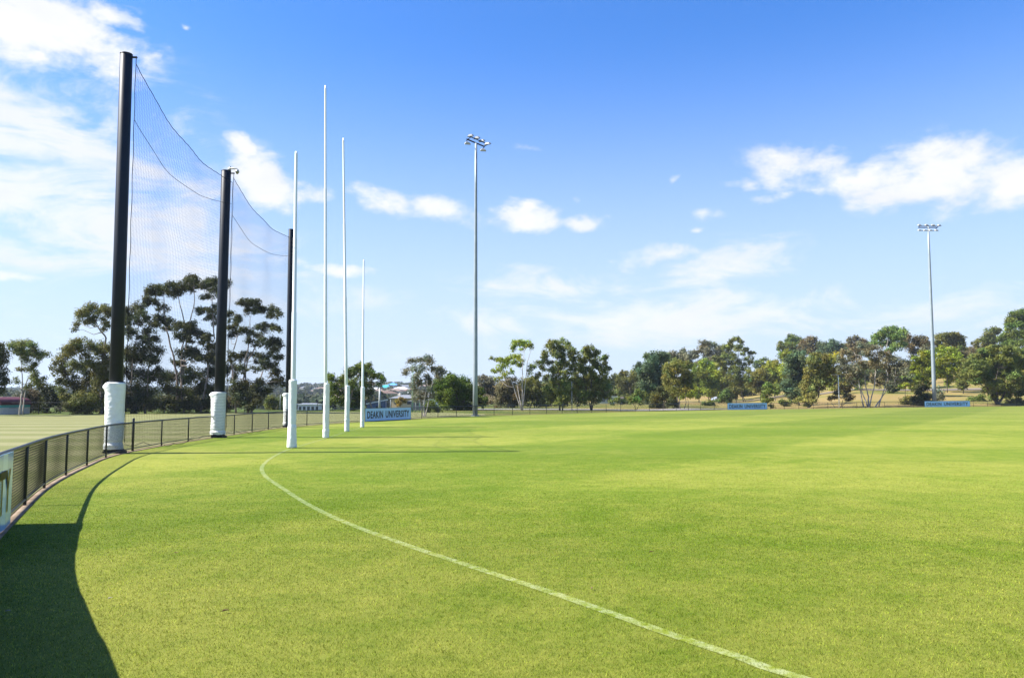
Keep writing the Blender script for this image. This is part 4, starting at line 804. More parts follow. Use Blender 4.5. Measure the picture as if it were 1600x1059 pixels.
tree('sapling', 'bright yellow-green leafy sapling beside the feathery olive tree', 135, [(1068, 611, 6, 5), (1078, 614, 7, 4), (1072, 618, 7, 4), (1084, 610, 6, 4), (1066, 620, 5, 3)], col='yellow', bark='d', tr=.09, airy=.3)
tree('broadleaf_tree', 'wide bright yellow-green tree left of the parked silver car', 232, [(1094, 577, 10, 7), (1106, 573, 11, 7), (1117, 574, 8, 7), (1086, 586, 9, 7), (1100, 587, 13, 9), (1115, 587, 11, 9), (1085, 600, 10, 8), (1100, 602, 13, 9), (1118, 602, 11, 9), (1090, 611, 11, 6), (1110, 612, 13, 6), (1126, 596, 6, 9)], trunks=[[(1108, 627), (1107, 612), (1106, 592)], [(1092, 627), (1092, 612), (1094, 595)]], col='bright', bark='d', tr=.3, dens=1.15)
tree('broadleaf_tree', 'dark shaded tree between the yellow-green tree and the tall tiered gum', 250, [(1124, 608, 9, 8), (1132, 598, 7, 10), (1128, 586, 8, 9), (1134, 612, 8, 6), (1118, 616, 10, 5)], col='dark', bark='d', tr=.3)
tree('gum_tree', 'tall grey-leaved gum rising behind the bright yellow-green tree', 262, [(1099, 537, 7, 4), (1095, 544, 6, 5), (1105, 541, 8, 6), (1116, 540, 8, 5), (1122, 545, 7, 6), (1103, 551, 8, 6), (1114, 553, 10, 7), (1126, 555, 9, 7), (1136, 552, 8, 5), (1106, 562, 8, 7), (1119, 566, 11, 8), (1130, 568, 8, 8), (1081, 553, 6, 5), (1087, 558, 5, 5), (1079, 560, 5, 4), (1091, 568, 6, 6)],
     trunks=[[(1112, 627), (1112, 590), (1108, 560), (1103, 545)], [(1112, 600), (1094, 575), (1084, 558)]], col='grey', bark='m', tr=.32, airy=.2)
tree('gum_tree', 'tall tiered gum with flat leaf layers behind the middle far sign', 228, [(1144, 533, 6, 3), (1152, 530, 7, 3), (1159, 536, 3, 4), (1133, 543, 6, 3), (1143, 541, 7, 3), (1155, 546, 7, 4), (1165, 548, 7, 4), (1172, 552, 5, 3), (1124, 560, 7, 4), (1134, 557, 7, 4), (1146, 559, 8, 4), (1158, 565, 8, 4), (1170, 561, 6, 4), (1173, 566, 4, 2), (1127, 569, 8, 5), (1140, 568, 8, 5), (1133, 579, 10, 6), (1147, 579, 9, 6), (1161, 577, 9, 6), (1170, 583, 6, 5), (1140, 592, 10, 7), (1156, 592, 10, 7), (1145, 604, 10, 6), (1163, 603, 8, 6), (1157, 613, 6, 3), (1165, 613, 5, 3)],
     trunks=[[(1162, 630), (1158, 610), (1155, 585), (1154, 560), (1153, 536)], [(1166, 629), (1160, 618), (1157, 600)]], col='gum', bark='m', tr=.26, airy=.1)
tree('bush', 'small conical dark bush beside the parked silver car', 205, [(1134, 612, 5, 5), (1133, 619, 8, 6), (1136, 626, 7, 4), (1129, 625, 5, 4)], col='mid', bark='d', tr=.1, cat='bush')
tree('gum_tree', 'faint distant gum showing over the gap right of the tiered gum', 330, [(1180, 568, 5, 4), (1187, 566, 5, 3), (1196, 563, 5, 4), (1203, 567, 5, 4), (1198, 572, 6, 4), (1188, 574, 7, 5)], col='mid', bark='m', tr=.3, airy=.2)
tree('broadleaf_tree', 'dark olive round tree behind the right end of the middle far sign', 215, [(1176, 590, 9, 8), (1187, 585, 10, 8), (1198, 590, 8, 8), (1178, 602, 10, 8), (1190, 602, 11, 8), (1200, 604, 6, 7), (1184, 611, 10, 5)], col='olive', bark='d', tr=.24, dens=1.1)
tree('broadleaf_tree', 'sunlit yellow-green tree between the tiered gum and the big grey-green tree', 245, [(1197, 577, 7, 6), (1205, 573, 8, 6), (1216, 572, 9, 8), (1222, 560, 9, 7), (1230, 556, 7, 6), (1208, 584, 11, 8), (1222, 584, 11, 9), (1200, 594, 8, 7), (1214, 597, 12, 8), (1226, 598, 8, 8), (1210, 607, 9, 4)], trunks=[[(1210, 625), (1210, 608), (1212, 588)]], col='yellow', bark='d', tr=.22)
tree('sapling', 'slender leafy sapling behind the fence right of the middle far sign', 128, [(1198, 603, 6, 5), (1201, 611, 7, 5), (1198, 619, 7, 4), (1202, 626, 5, 4), (1196, 629, 4, 4), (1204, 634, 3, 3)], trunks=[[(1200, 640), (1199, 620), (1199, 606)]], col='mid', bark='d', tr=.07)
SK = 'trees along the skyline on the right-hand hill'
tree('gum_tree', 'dark round-headed skyline tree, leftmost of the right-hand hill', 330, [(1239, 531, 9, 5), (1249, 534, 6, 6), (1229, 536, 7, 5), (1240, 542, 10, 7), (1222, 544, 6, 6), (1231, 550, 9, 7), (1246, 549, 7, 6), (1225, 556, 6, 4)], col='mid', bark='m', tr=.35, dens=1.1)
tree('gum_tree', 'rusty brown skyline tree right of the dark round-headed one', 322, [(1262, 534, 8, 5), (1271, 532, 7, 5), (1256, 541, 7, 6), (1268, 541, 10, 7), (1277, 540, 5, 6), (1262, 550, 10, 7), (1274, 550, 7, 6)], col='brown', bark='m', tr=.35, dens=1.1)
tree('gum_tree', 'blue-green rounded skyline tree in the middle of the right hill', 312, [(1285, 541, 7, 6), (1296, 540, 8, 6), (1304, 537, 8, 6), (1312, 542, 6, 6), (1288, 550, 10, 7), (1303, 549, 11, 8), (1280, 553, 6, 6), (1315, 551, 6, 6)], col='blue', bark='m', tr=.35, dens=1.1)
tree('gum_tree', 'brown-topped skyline gum behind the white-limbed tree', 332, [(1329, 535, 6, 5), (1326, 540, 6, 4), (1338, 532, 7, 4), (1347, 534, 7, 4), (1353, 539, 6, 5), (1340, 540, 8, 4), (1318, 543, 6, 5), (1332, 547, 9, 6), (1348, 547, 9, 6)], col='brown', bark='m', tr=.35)
tree('broadleaf_tree', 'big grey-green tree drooping to the ground behind the far fence', 148, [(1250, 553, 9, 5), (1244, 561, 10, 7), (1256, 563, 9, 7), (1238, 572, 10, 8), (1251, 575, 10, 9), (1232, 585, 9, 9), (1245, 588, 11, 9), (1257, 590, 8, 9), (1230, 600, 9, 9), (1243, 602, 11, 8), (1256, 604, 8, 8), (1232, 613, 9, 6), (1245, 614, 10, 6), (1236, 621, 8, 4)], col='blue', bark='m', tr=.25, dens=1.2, base=1250)
tree('broadleaf_tree', 'rusty-gold and green tree with a leaning dark trunk at the far fence', 134, [(1275, 559, 9, 5), (1285, 562, 8, 6), (1267, 567, 9, 7), (1279, 571, 11, 8), (1292, 574, 8, 8), (1266, 579, 9, 8), (1279, 584, 11, 8), (1292, 586, 7, 8), (1265, 592, 9, 8), (1278, 597, 11, 8), (1290, 598, 6, 7), (1262, 605, 9, 7), (1274, 609, 10, 6), (1257, 614, 8, 5), (1268, 619, 9, 5), (1252, 624, 7, 4), (1264, 627, 9, 4)],
     trunks=[[(1262, 640), (1269, 631), (1279, 621), (1281, 600), (1280, 580)]], col=(.105, .105, .025), bark='d', tr=.3, dens=1.1)
tree('broadleaf_tree', 'bright yellow-green tree between the rusty-gold tree and the white-limbed tree', 232, [(1298, 558, 8, 5), (1307, 556, 8, 5), (1313, 562, 6, 6), (1301, 567, 9, 7), (1297, 578, 8, 7), (1307, 580, 8, 8), (1299, 590, 8, 7), (1306, 597, 8, 6), (1297, 602, 7, 5)], col='yellow', bark='d', tr=.25)
tree('sapling', 'low dark multi-stemmed sapling at the foot of the thin white lamp pole', 134, [(1318, 606, 7, 5), (1326, 612, 6, 5), (1308, 616, 7, 5), (1300, 622, 7, 3), (1330, 622, 6, 4), (1318, 620, 6, 4)], trunks=[[(1313, 638), (1318, 622), (1318, 608)], [(1306, 638), (1300, 630), (1296, 625)], [(1312, 638), (1324, 626), (1330, 620)]], col='brown', bark='d', tr=.1, airy=.4)
tree('gum_tree', 'wide grey gum with thick white spreading limbs behind the far fence', 134, [(1320, 551, 8, 6), (1332, 548, 9, 6), (1344, 543, 9, 6), (1357, 541, 9, 5), (1369, 545, 9, 6), (1380, 553, 9, 6), (1315, 563, 8, 7), (1328, 561, 9, 7), (1342, 557, 9, 7), (1356, 555, 9, 7), (1370, 559, 9, 7), (1386, 563, 10, 7), (1399, 567, 9, 7), (1411, 574, 9, 7), (1318, 576, 8, 7), (1331, 575, 9, 7), (1345, 572, 9, 7), (1359, 571, 9, 7), (1374, 573, 9, 7), (1389, 577, 9, 7), (1404, 582, 9, 7), (1418, 584, 7, 7), (1326, 588, 8, 6), (1341, 586, 8, 6), (1366, 587, 9, 6), (1384, 590, 9, 6), (1400, 594, 9, 6), (1414, 595, 7, 5), (1376, 600, 8, 5), (1392, 603, 7, 5), (1335, 597, 7, 5)],
     trunks=[[(1357, 637), (1357, 620), (1352, 600), (1350, 575), (1345, 555)], [(1357, 622), (1345, 608), (1332, 600), (1322, 580)], [(1357, 618), (1366, 606), (1368, 580), (1366, 560)], [(1366, 637), (1377, 622), (1388, 605), (1402, 588)], [(1372, 629), (1384, 600), (1386, 575)], [(1350, 612), (1340, 590), (1332, 565)]], col=(.105, .098, .052), bark='p', tr=.26, airy=.32, dens=.95)
tree('gum_tree', 'light green domed gum high behind the white-limbed tree', 205, [(1376, 523, 8, 5), (1385, 517, 8, 5), (1394, 514, 9, 4), (1404, 516, 9, 5), (1411, 522, 7, 6), (1368, 529, 8, 5), (1382, 528, 9, 5), (1395, 525, 9, 5), (1406, 529, 8, 5), (1364, 537, 8, 5), (1376, 537, 8, 4), (1390, 538, 8, 4), (1402, 540, 8, 6), (1392, 548, 7, 5), (1412, 538, 6, 5)], trunks=[[(1388, 612), (1386, 570), (1384, 548), (1388, 530)], [(1388, 580), (1398, 550), (1402, 535)]], col=(.085, .125, .03), bark='p', tr=.28, airy=.15)
tree('gum_tree', 'dark brown-green treetops left of the right floodlight mast', 232, [(1418, 527, 6, 5), (1426, 533, 8, 6), (1438, 531, 8, 5), (1447, 536, 7, 7), (1434, 540, 9, 7), (1420, 542, 8, 6), (1446, 547, 8, 6), (1428, 551, 9, 6)], col='brown', bark='m', tr=.3, base=1434)
tree('broadleaf_tree', 'yellow-green tree just left of the right floodlight mast', 168, [(1440, 557, 8, 6), (1451, 560, 8, 7), (1434, 568, 8, 6), (1446, 572, 10, 7), (1456, 576, 6, 8), (1436, 581, 9, 7), (1450, 586, 9, 7), (1427, 590, 8, 6), (1440, 594, 9, 6), (1416, 594, 8, 6), (1412, 602, 7, 4), (1428, 601, 8, 4)], trunks=[[(1434, 622), (1434, 600), (1440, 580)], [(1414, 622), (1415, 606), (1420, 592)]], col='bright', bark='d', tr=.16, dens=1.1)
tree('broadleaf_tree', 'dark olive dome tree right of the floodlight mast on the hill', 236, [(1472, 527, 10, 5), (1484, 524, 10, 4), (1495, 527, 9, 5), (1504, 535, 7, 5), (1466, 536, 8, 6), (1480, 536, 10, 7), (1495, 539, 10, 7), (1503, 546, 6, 7), (1500, 557, 8, 9), (1503, 570, 6, 8), (1470, 548, 8, 7)], col='olive', bark='m', tr=.35, dens=1.15, base=1487)
tree('broadleaf_tree', 'bright green tree right of the floodlight mast, before the olive dome', 182, [(1472, 549, 9, 6), (1484, 548, 8, 6), (1493, 554, 7, 6), (1466, 560, 8, 7), (1478, 562, 10, 7), (1492, 565, 8, 8), (1465, 573, 8, 7), (1478, 576, 10, 7), (1492, 578, 8, 7), (1470, 585, 9, 5), (1484, 589, 9, 6), (1496, 589, 6, 5)], trunks=[[(1480, 610), (1480, 592), (1480, 572)]], col='bright', bark='d', tr=.2, dens=1.1)
tree('bush', 'dark green shrub behind the left end of the rightmost sign', 139, [(1441, 605, 6, 5), (1437, 613, 8, 6), (1444, 621, 9, 6), (1434, 623, 8, 6), (1430, 631, 8, 5), (1443, 631, 9, 5), (1452, 628, 6, 5)], col='dark', bark='d', tr=.15, dens=1.3, cat='bush')
tree('bush', 'thin grey-green shrub behind the floodlight mast base', 144, [(1466, 612, 4, 8), (1469, 621, 5, 6), (1472, 615, 4, 5), (1464, 626, 5, 4)], col='grey', bark='d', tr=.06, airy=.3, cat='bush')
tree('gum_tree', 'small skyline tree standing clear left of the tall right-edge gum', 255, [(1549, 516, 8, 4), (1557, 521, 6, 5), (1543, 524, 8, 5), (1533, 533, 6, 4), (1525, 536, 6, 4), (1541, 533, 9, 5), (1553, 531, 9, 6), (1546, 541, 11, 5)], col='olive', bark='m', tr=.3)
tree('bush', 'flat brown far thicket in the dip of the right skyline', 300, [(1512, 549, 8, 4), (1522, 546, 9, 5), (1532, 547, 9, 5), (1540, 551, 9, 5), (1518, 555, 12, 5), (1508, 556, 8, 5)], col='brown', bark='d', tr=.2, dens=1.3, cat='bush')
tree('gum_tree', 'tallest gum at the right edge rising above the broad dome tree', 212, [(1579, 502, 7, 6), (1586, 496, 8, 6), (1596, 489, 9, 6), (1606, 492, 9, 9), (1577, 514, 6, 6), (1588, 509, 9, 7), (1601, 507, 9, 8), (1612, 512, 9, 10), (1566, 531, 9, 6), (1577, 526, 9, 6), (1589, 523, 10, 7), (1602, 524, 10, 8), (1614, 530, 10, 8), (1570, 540, 9, 6), (1584, 538, 10, 7), (1598, 539, 10, 8), (1612, 545, 10, 8)], col='mid', bark='m', tr=.35, dens=1.15, base=1595)
tree('broadleaf_tree', 'broad dome tree with a short dark trunk at the right edge behind the fence', 140, [(1547, 549, 10, 5), (1560, 547, 11, 5), (1575, 547, 11, 5), (1590, 549, 10, 5), (1604, 553, 10, 6), (1534, 556, 10, 6), (1522, 562, 9, 6), (1512, 568, 8, 6), (1547, 560, 11, 7), (1563, 559, 12, 7), (1580, 560, 12, 7), (1597, 563, 10, 7), (1612, 567, 9, 9), (1507, 578, 7, 6), (1520, 574, 10, 7), (1535, 571, 11, 7), (1552, 573, 12, 7), (1570, 573, 12, 8), (1588, 574, 11, 8), (1503, 586, 6, 5), (1514, 586, 9, 6), (1530, 585, 12, 7), (1548, 586, 12, 8), (1567, 587, 12, 8), (1585, 588, 11, 8), (1602, 584, 10, 9), (1526, 597, 9, 6), (1541, 600, 11, 7), (1558, 602, 12, 7), (1576, 602, 12, 7), (1594, 602, 10, 7), (1610, 602, 9, 8), (1548, 612, 9, 6), (1562, 614, 10, 5), (1580, 613, 10, 5), (1596, 614, 8, 5), (1551, 622, 6, 4)],
     trunks=[[(1559, 636), (1558, 622), (1556, 600), (1560, 575)], [(1559, 628), (1575, 605), (1582, 582)], [(1558, 626), (1542, 604), (1532, 585)]], col='gum', bark='d', tr=.45, dens=1.25)
for (px, D, cn, lb, lab) in [
    (1322, 188, 'olive', [(1316, 606, 8, 5), (1326, 603, 8, 5), (1321, 612, 7, 4)], 'low olive tree on the slope behind the thin white street lamp'),
    (1341, 205, 'mid', [(1336, 600, 7, 5), (1346, 598, 7, 5), (1341, 606, 6, 3)], 'small green tree on the slope seen between the white limbs'),
    (1396, 186, 'mid', [(1390, 604, 8, 5), (1401, 602, 8, 5), (1396, 610, 7, 4)], 'small green tree on the slope right of the white limbs'),
    (1505, 176, 'olive', [(1500, 598, 7, 5), (1509, 596, 7, 5), (1505, 604, 6, 4)], 'small olive tree on the slope left of the broad dome tree'),
    (1212, 190, 'mid', [(1206, 606, 7, 5), (1216, 604, 7, 5), (1211, 611, 6, 3)], 'small green tree on the slope right of the middle far sign'),
    (1150, 205, 'olive', [(1144, 611, 7, 5), (1154, 610, 6, 5), (1149, 617, 6, 3)], 'small olive tree at the foot of the tall tiered gum')]:
    tree('broadleaf_tree', lab, D, lb, base=px, col=cn, bark='d', tr=.18)
for (px, D, cn, lb, lab) in [
    (1226, 142, 'mid', [(1221, 629, 6, 4), (1229, 630, 6, 3)], 'low green shrub behind the fence left of the drooping grey-green tree'),
    (1420, 141, 'olive', [(1413, 628, 6, 4), (1421, 626, 6, 5), (1417, 631, 7, 3)], 'low olive shrub behind the fence left of the rightmost sign'),
    (1527, 150, 'mid', [(1520, 624, 7, 4), (1530, 622, 8, 5), (1525, 628, 8, 3)], 'low green shrub between the rightmost sign and the broad dome tree'),
    (1586, 143, 'olive', [(1580, 627, 6, 4), (1590, 626, 7, 4)], 'low olive shrub at the right edge under the broad dome tree'),
    (1110, 160, 'mid', [(1104, 631, 6, 3), (1113, 630, 7, 4)], 'low green shrub behind the fence left of the middle far sign'),
    (965, 170, 'mid', [(956, 627, 5, 3), (964, 626, 6, 3), (972, 627, 5, 3)], 'low green shrub in front of the pale green pavilion')]:
    tree('bush', lab, D, lb, base=px, col=cn, bark='d', tr=.07, cat='bush')
# second row filling the depth of the park
row = [(905, 300, 'dark', 598, 'distant dark tree behind the right of the two tall middle gums'), (1000, 300, 'mid', 596, 'distant tree behind the golden-olive tree'), (1048, 300, 'olive', 592, 'distant olive tree behind the feathery tree'),
       (1150, 330, 'dark', 598, 'distant dark tree glimpsed behind the tiered gum'), (1192, 335, 'mid', 592, 'distant green tree behind the sapling near the middle far sign'), (1268, 300, 'dark', 590, 'shadowed tree behind the rusty-gold tree'),
       (1330, 262, 'dark', 588, 'shadowed dark tree under the left side of the white-limbed gum'), (1398, 255, 'dark', 582, 'shadowed dark tree under the light green domed gum'), (812, 230, 'dark', 604, 'dark far tree behind the airy middle gum'), (862, 240, 'olive', 604, 'dark far tree behind the two-trunked gum'), (765, 240, 'dark', 610, 'dark far tree right behind the middle floodlight')]
row += [(1085, 330, 'mid', 585, 'far tree behind the tall grey-leaved gum, left side'), (1115, 340, 'dark', 590, 'far dark tree above the parked silver car'), (1168, 290, 'olive', 592, 'far olive tree behind the trunk of the tall tiered gum'), (1222, 300, 'mid', 585, 'far green tree behind the sunlit yellow-green tree'),
       (1243, 275, 'dark', 592, 'far dark tree behind the big grey-green drooping tree'), (1300, 285, 'olive', 578, 'far olive tree behind the bright tree beside the white-limbed gum'), (1352, 300, 'mid', 566, 'far green tree behind the crown of the white-limbed gum'), (1375, 280, 'dark', 572, 'far dark tree between the white limbs of the wide gum'),
       (1420, 290, 'dark', 566, 'far dark tree left of the right floodlight mast'), (1445, 300, 'olive', 560, 'far olive tree close behind the right floodlight mast'), (1465, 265, 'dark', 576, 'far dark tree just right of the right floodlight mast'), (1512, 270, 'dark', 566, 'far dark tree left of the broad dome tree'),
       (1535, 262, 'mid', 560, 'far green tree behind the left half of the broad dome tree'), (1575, 250, 'dark', 552, 'far dark tree behind the right half of the broad dome tree'), (1605, 245, 'dark', 552, 'far dark tree cut off by the right edge'), (930, 300, 'dark', 598, 'far dark tree behind the round-topped gum'), (1020, 290, 'dark', 590, 'far dark tree behind the large blue-green tree')]
for (px, D, cn, py, lab) in row:
    rr = random.Random(px); gz = 529.5-F*math.tan(math.atan((GD(px, D).z-CAMZ)/D)-PITCH); H = max(gz-py, 14); lb = []
    for q in range(13):
        t = rr.random(); lb.append((px+rr.uniform(-20, 20)*(1-.35*t), gz-H*(.28+.6*t), rr.uniform(7, 10), rr.uniform(4, 6)))
    tree('broadleaf_tree', lab, D, lb, col=cn, bark='d', tr=.3, base=px)
print('LEAVES', LEAFC[0])

# ------------------------------------------------------------------ far wooded hillside and houses
def far_wood():
    rng = np.random.default_rng(11); Vs = []; Cs = []
    n = 2100; pxs = np.concatenate([rng.uniform(-250, 800, 1700), rng.uniform(740, 1000, 400)]); Ds = np.concatenate([300+1300*rng.random(1700)**1.1, 330+700*rng.random(400)])
    for px, D in zip(pxs, Ds):
        if 440 < px < 720 and 560 < D < 1250 and rng.random() < .35: continue
        g = GD(px, D); R0 = rng.uniform(3.2, 6.0)*(1 if D < 900 else 1.15); H = rng.uniform(5.0, 9.5) if D < 1250 else rng.uniform(6, 11)
        tone = rng.choice(4, p=[.4, .3, .2, .1]); bc = np.array([(.045, .06, .025), (.065, .075, .03), (.05, .07, .035), (.085, .085, .035)][tone])*rng.uniform(.8, 1.2)
        m = 70 if D < 800 else 46; u = rng.normal(size=(m, 3)); u /= np.linalg.norm(u, axis=1)[:, None]; u[:, 2] = np.abs(u[:, 2])*.9-.25
        ctr = np.array([g.x, g.y, g.z+H*.5]); p = ctr+u*np.array([R0, R0, H*.52])*(.7+.4*rng.random((m, 1)))
        nr = u+rng.normal(size=(m, 3))*.5+np.array([0, 0, .2]); nr /= np.linalg.norm(nr, axis=1)[:, None]; t = np.cross(nr, rng.normal(size=(m, 3))); t /= np.linalg.norm(t, axis=1)[:, None]; b = np.cross(nr, t)
        s = (.9+.9*rng.random((m, 1)))*(1 if D < 800 else 1.35); Vs.append(np.stack([p-t*s, p+b*s*.7, p+t*s, p-b*s*.7], 1).reshape(-1, 3)); Cs.append(np.repeat(bc*(1+.2*rng.normal(size=(m, 1))).clip(.5, 1.7), 4, 0))
    V = np.concatenate(Vs); o = npmesh('wooded_hillside', V, np.arange(len(V)).reshape(-1, 4), M_LEAF, col=np.concatenate(Cs)); tag(o, kind='stuff', label='distant wooded hillside with trees running into one another', cat='woodland')
far_wood()
ROOFS = [mat('terracotta_tiles', (.17, .11, .085), .9, .1, var=.15), mat('grey_roof', (.16, .17, .19), .8, .2, var=.1), mat('white_roof', (.55, .56, .58), .7, .3, var=.05), mat('brown_tiles', (.16, .12, .10), .9, .1, var=.15)]
WALLS = [mat('cream_wall', (.50, .45, .38), .9, .1, var=.06), mat('white_wall', (.60, .60, .60), .9, .1, var=.05), mat('brick_wall', (.30, .19, .14), .9, .1, var=.12), mat('beige_wall', (.48, .36, .22), .9, .1, var=.06)]
M_PANE = mat('window_glass', (.03, .04, .05), .1, .6)
def house_meshes(w, d, h, rh, wall, roof, nwin=3):
    a = MB(); a.box((0, 0, h/2-.5), (w, d, h+1)); r = MB(); e = .6
    W, Dd = w/2+e, d/2+e; rl = max(w/2-d/2, 1.)
    r.add([(-W, -Dd, h), (W, -Dd, h), (W, Dd, h), (-W, Dd, h), (-rl, 0, h+rh), (rl, 0, h+rh), (-W, -Dd, h+.15), (W, -Dd, h+.15), (W, Dd, h+.15), (-W, Dd, h+.15)], [(6, 7, 5, 4), (7, 8, 5), (8, 9, 4, 5), (9, 6, 4), (0, 1, 7, 6), (1, 2, 8, 7), (2, 3, 9, 8), (3, 0, 6, 9), (3, 2, 1, 0)])
    ws = []
    for q in range(nwin):
        b = MB(); b.box(((q+.5)/nwin*w-w/2, -d/2-.02, h*.55), (w/nwin*.5, .08, h*.36)); ws.append(b)
    out = []
    for nme, mb, m in [('wall', a, wall), ('roof', r, roof)]+[('window', b, M_PANE) for b in ws]:
        me = bpy.data.meshes.new(nme); me.from_pydata(mb.v, [], mb.f); me.materials.append(m); out.append((nme, me))
    return out
def place(label, cat, name, parts, loc, rz, group=None, sc=1):
    root = thing(name, label, cat, loc, rz, group); root.scale = (sc, sc, sc)
    for nme, me in parts:
        o = bpy.data.objects.new(nme, me); C.objects.link(o); o.parent = root
    return root
HV = ((0, 0), (1, 1), (2, 1), (0, 3), (1, 2), (3, 0), (0, 1), (1, 3)); WN = ('cream', 'white', 'brick', 'beige'); RN = ('terracotta', 'grey', 'white', 'brown')
hv = [house_meshes(15, 9, 3, 2.2, WALLS[i], ROOFS[j]) for i, j in ((0, 0), (1, 1), (2, 1), (0, 3), (1, 2), (3, 0), (0, 1), (1, 3))]
hr = random.Random(4); HG = 'small houses among the trees on the distant hillside'
spots_h = [(588, 604), (597, 603.5), (606, 604), (620, 602.5), (632, 601.5), (644, 603), (585, 609), (627, 611), (639, 613), (652, 609), (664, 606), (676, 604), (690, 605), (478, 607), (488, 605), (497, 602.5), (508, 604), (468, 603.5), (473, 611), (503, 609), (515, 606), (463, 608), (592, 613.5), (618, 614), (648, 615), (632, 607), (610, 600.8), (574, 606), (556, 604), (540, 607), (706, 606), (722, 604), (605, 617), (660, 613), (492, 612)]
for i, (px, py) in enumerate(spots_h):
    D = float(np.interp(py, [600.5, 602, 604, 608, 612, 618], [1330, 1240, 1120, 960, 860, 760])); g = GD(px, D)
    # settle on the slope where the ray meets it
    best = min((abs(529.5-F*math.tan(math.atan((GD(px, d).z+2-CAMZ)/d)-PITCH)-py), d) for d in range(560, 1450, 15)); D = best[1]; g = GD(px, D)
    kk = hr.randrange(8); where = 'left of the goal posts' if px < 530 else 'above the large blue sign' if px < 650 else 'behind the thin pale gum'
    place('tiny '+WN[HV[kk][0]]+' house with '+RN[HV[kk][1]]+' roof on the distant hill '+where, 'house', 'house', hv[kk], g, hr.uniform(-.6, .6), HG, hr.uniform(.85, 1.25))
M_TEAL = mat('teal_roof', (.05, .34, .38), .4, .4); M_BLUER = mat('blue_roof', (.10, .33, .62), .5, .4)
place('distant hillside building with a bright teal roof, left of the blue roof', 'house', 'house', house_meshes(15, 9, 2.5, 3.5, WALLS[1], M_TEAL), GD(601.5, 900), .1)
place('distant hillside building with a light blue roof beside the teal one', 'house', 'house', house_meshes(12, 9, 4.5, 2.5, WALLS[1], M_BLUER), GD(614, 950), -.1)

def barrel(label):
    b = GD(-2, 84); root = thing('shed', label, 'shed', b, 0); w, d, h = 3.6, 5, 1.05
    mb = MB(); mb.box((0, 0, h/2-.2), (w, d, h)); lp(mb, 'wall', WALLS[1], root, False)
    mb = MB(); mb.box((0, 0, h-.16), (w+.04, d+.04, .3)); lp(mb, 'teal_band', M_TEAL, root, False)
    n = 12; vs = []
    for y in (-d/2-.1, d/2+.1):
        for q in range(n+1):
            a = math.pi*q/n; vs.append((-math.cos(a)*(w/2+.15), y, h-.02+math.sin(a)**.6*.85))
    fs = [(q, q+1, n+1+q+1, n+1+q) for q in range(n)]+[tuple(range(n, -1, -1)), tuple(range(n+1, 2*n+2))]
    mb = MB(); mb.add(vs, fs); lp(mb, 'roof', mat('dark_red_metal', (.07, .008, .012), .6, .3), root, False)
barrel('low shed with a dark red curved roof and teal band at the left edge')

def portable():
    g = GD(484, 205); root = thing('portable_building', 'low white portable building with a row of windows behind the goal posts', 'building', (g.x, g.y, 0), .05)
    z0 = -2.2+.0; w, d, h = 5.6, 3.5, 2.55
    g0 = g.z; mb = MB(); mb.box((0, 0, g0+h/2), (w, d, h)); lp(mb, 'wall', WALLS[1], root, False)
    mb = MB(); mb.box((0, 0, g0+h+.08), (w+.5, d+.5, .16)); mb.box((0, 0, g0+h+.26), (w*.7, d*.6, .2)); lp(mb, 'roof', ROOFS[2], root, False)
    for q in range(5):
        mb = MB(); mb.box((-w/2+.6+q*1.1, -d/2-.02, g0+h*.62), (.7, .08, .9)); lp(mb, 'window', M_PANE, root, False)
portable()
M_NAVY = mat('navy_cladding', (.05, .08, .16), .6, .3)
def skillion():
    g = GD(589, 172); root = thing('house', 'navy house with a white sloping roof edge behind the large blue sign', 'house', g, .1); w, d = 4.0, 5; z1, z2 = 1.7, 2.5
    mb = MB(); mb.add([(-w/2, -d/2, -1), (w/2, -d/2, -1), (w/2, d/2, -1), (-w/2, d/2, -1), (-w/2, -d/2, z1), (w/2, -d/2, z2), (w/2, d/2, z2), (-w/2, d/2, z1)], [(3, 2, 1, 0), (4, 5, 6, 7), (0, 1, 5, 4), (1, 2, 6, 5), (2, 3, 7, 6), (3, 0, 4, 7)]); lp(mb, 'wall', M_NAVY, root, False)
    mb = MB(); q = .25; mb.add([(-w/2-q, -d/2-q, z1), (w/2+q, -d/2-q, z2+.1), (w/2+q, d/2+q, z2+.1), (-w/2-q, d/2+q, z1), (-w/2-q, -d/2-q, z1+.22), (w/2+q, -d/2-q, z2+.32), (w/2+q, d/2+q, z2+.32), (-w/2-q, d/2+q, z1+.22)], [(3, 2, 1, 0), (4, 5, 6, 7), (0, 1, 5, 4), (1, 2, 6, 5), (2, 3, 7, 6), (3, 0, 4, 7)]); lp(mb, 'roof', ROOFS[2], root, False)
    mb = MB(); mb.box((.6, -d/2-.02, .9), (1.4, .08, .8)); lp(mb, 'window', M_PANE, root, False)
skillion()
def gz(px, D, dz): g = GD(px, D); return (g.x, g.y, g.z+dz)
place('beige house with a grey roof behind the small yellow autumn tree', 'house', 'house', house_meshes(6.5, 5, 2.3, 1.0, WALLS[3], ROOFS[1], 2), gz(634, 200, 1.0), -.05)
place('grey-roofed house between the thin pale gum and the dense dark green dome tree', 'house', 'house', house_meshes(5.5, 5, 2.0, 1.6, WALLS[1], ROOFS[1], 2), gz(679, 185, .6), .1)
place('long grey shed roof seen behind the thin pale gum', 'shed', 'shed', house_meshes(4.0, 4, 1.5, .4, ROOFS[1], ROOFS[1], 1), gz(656, 190, .7), 0)
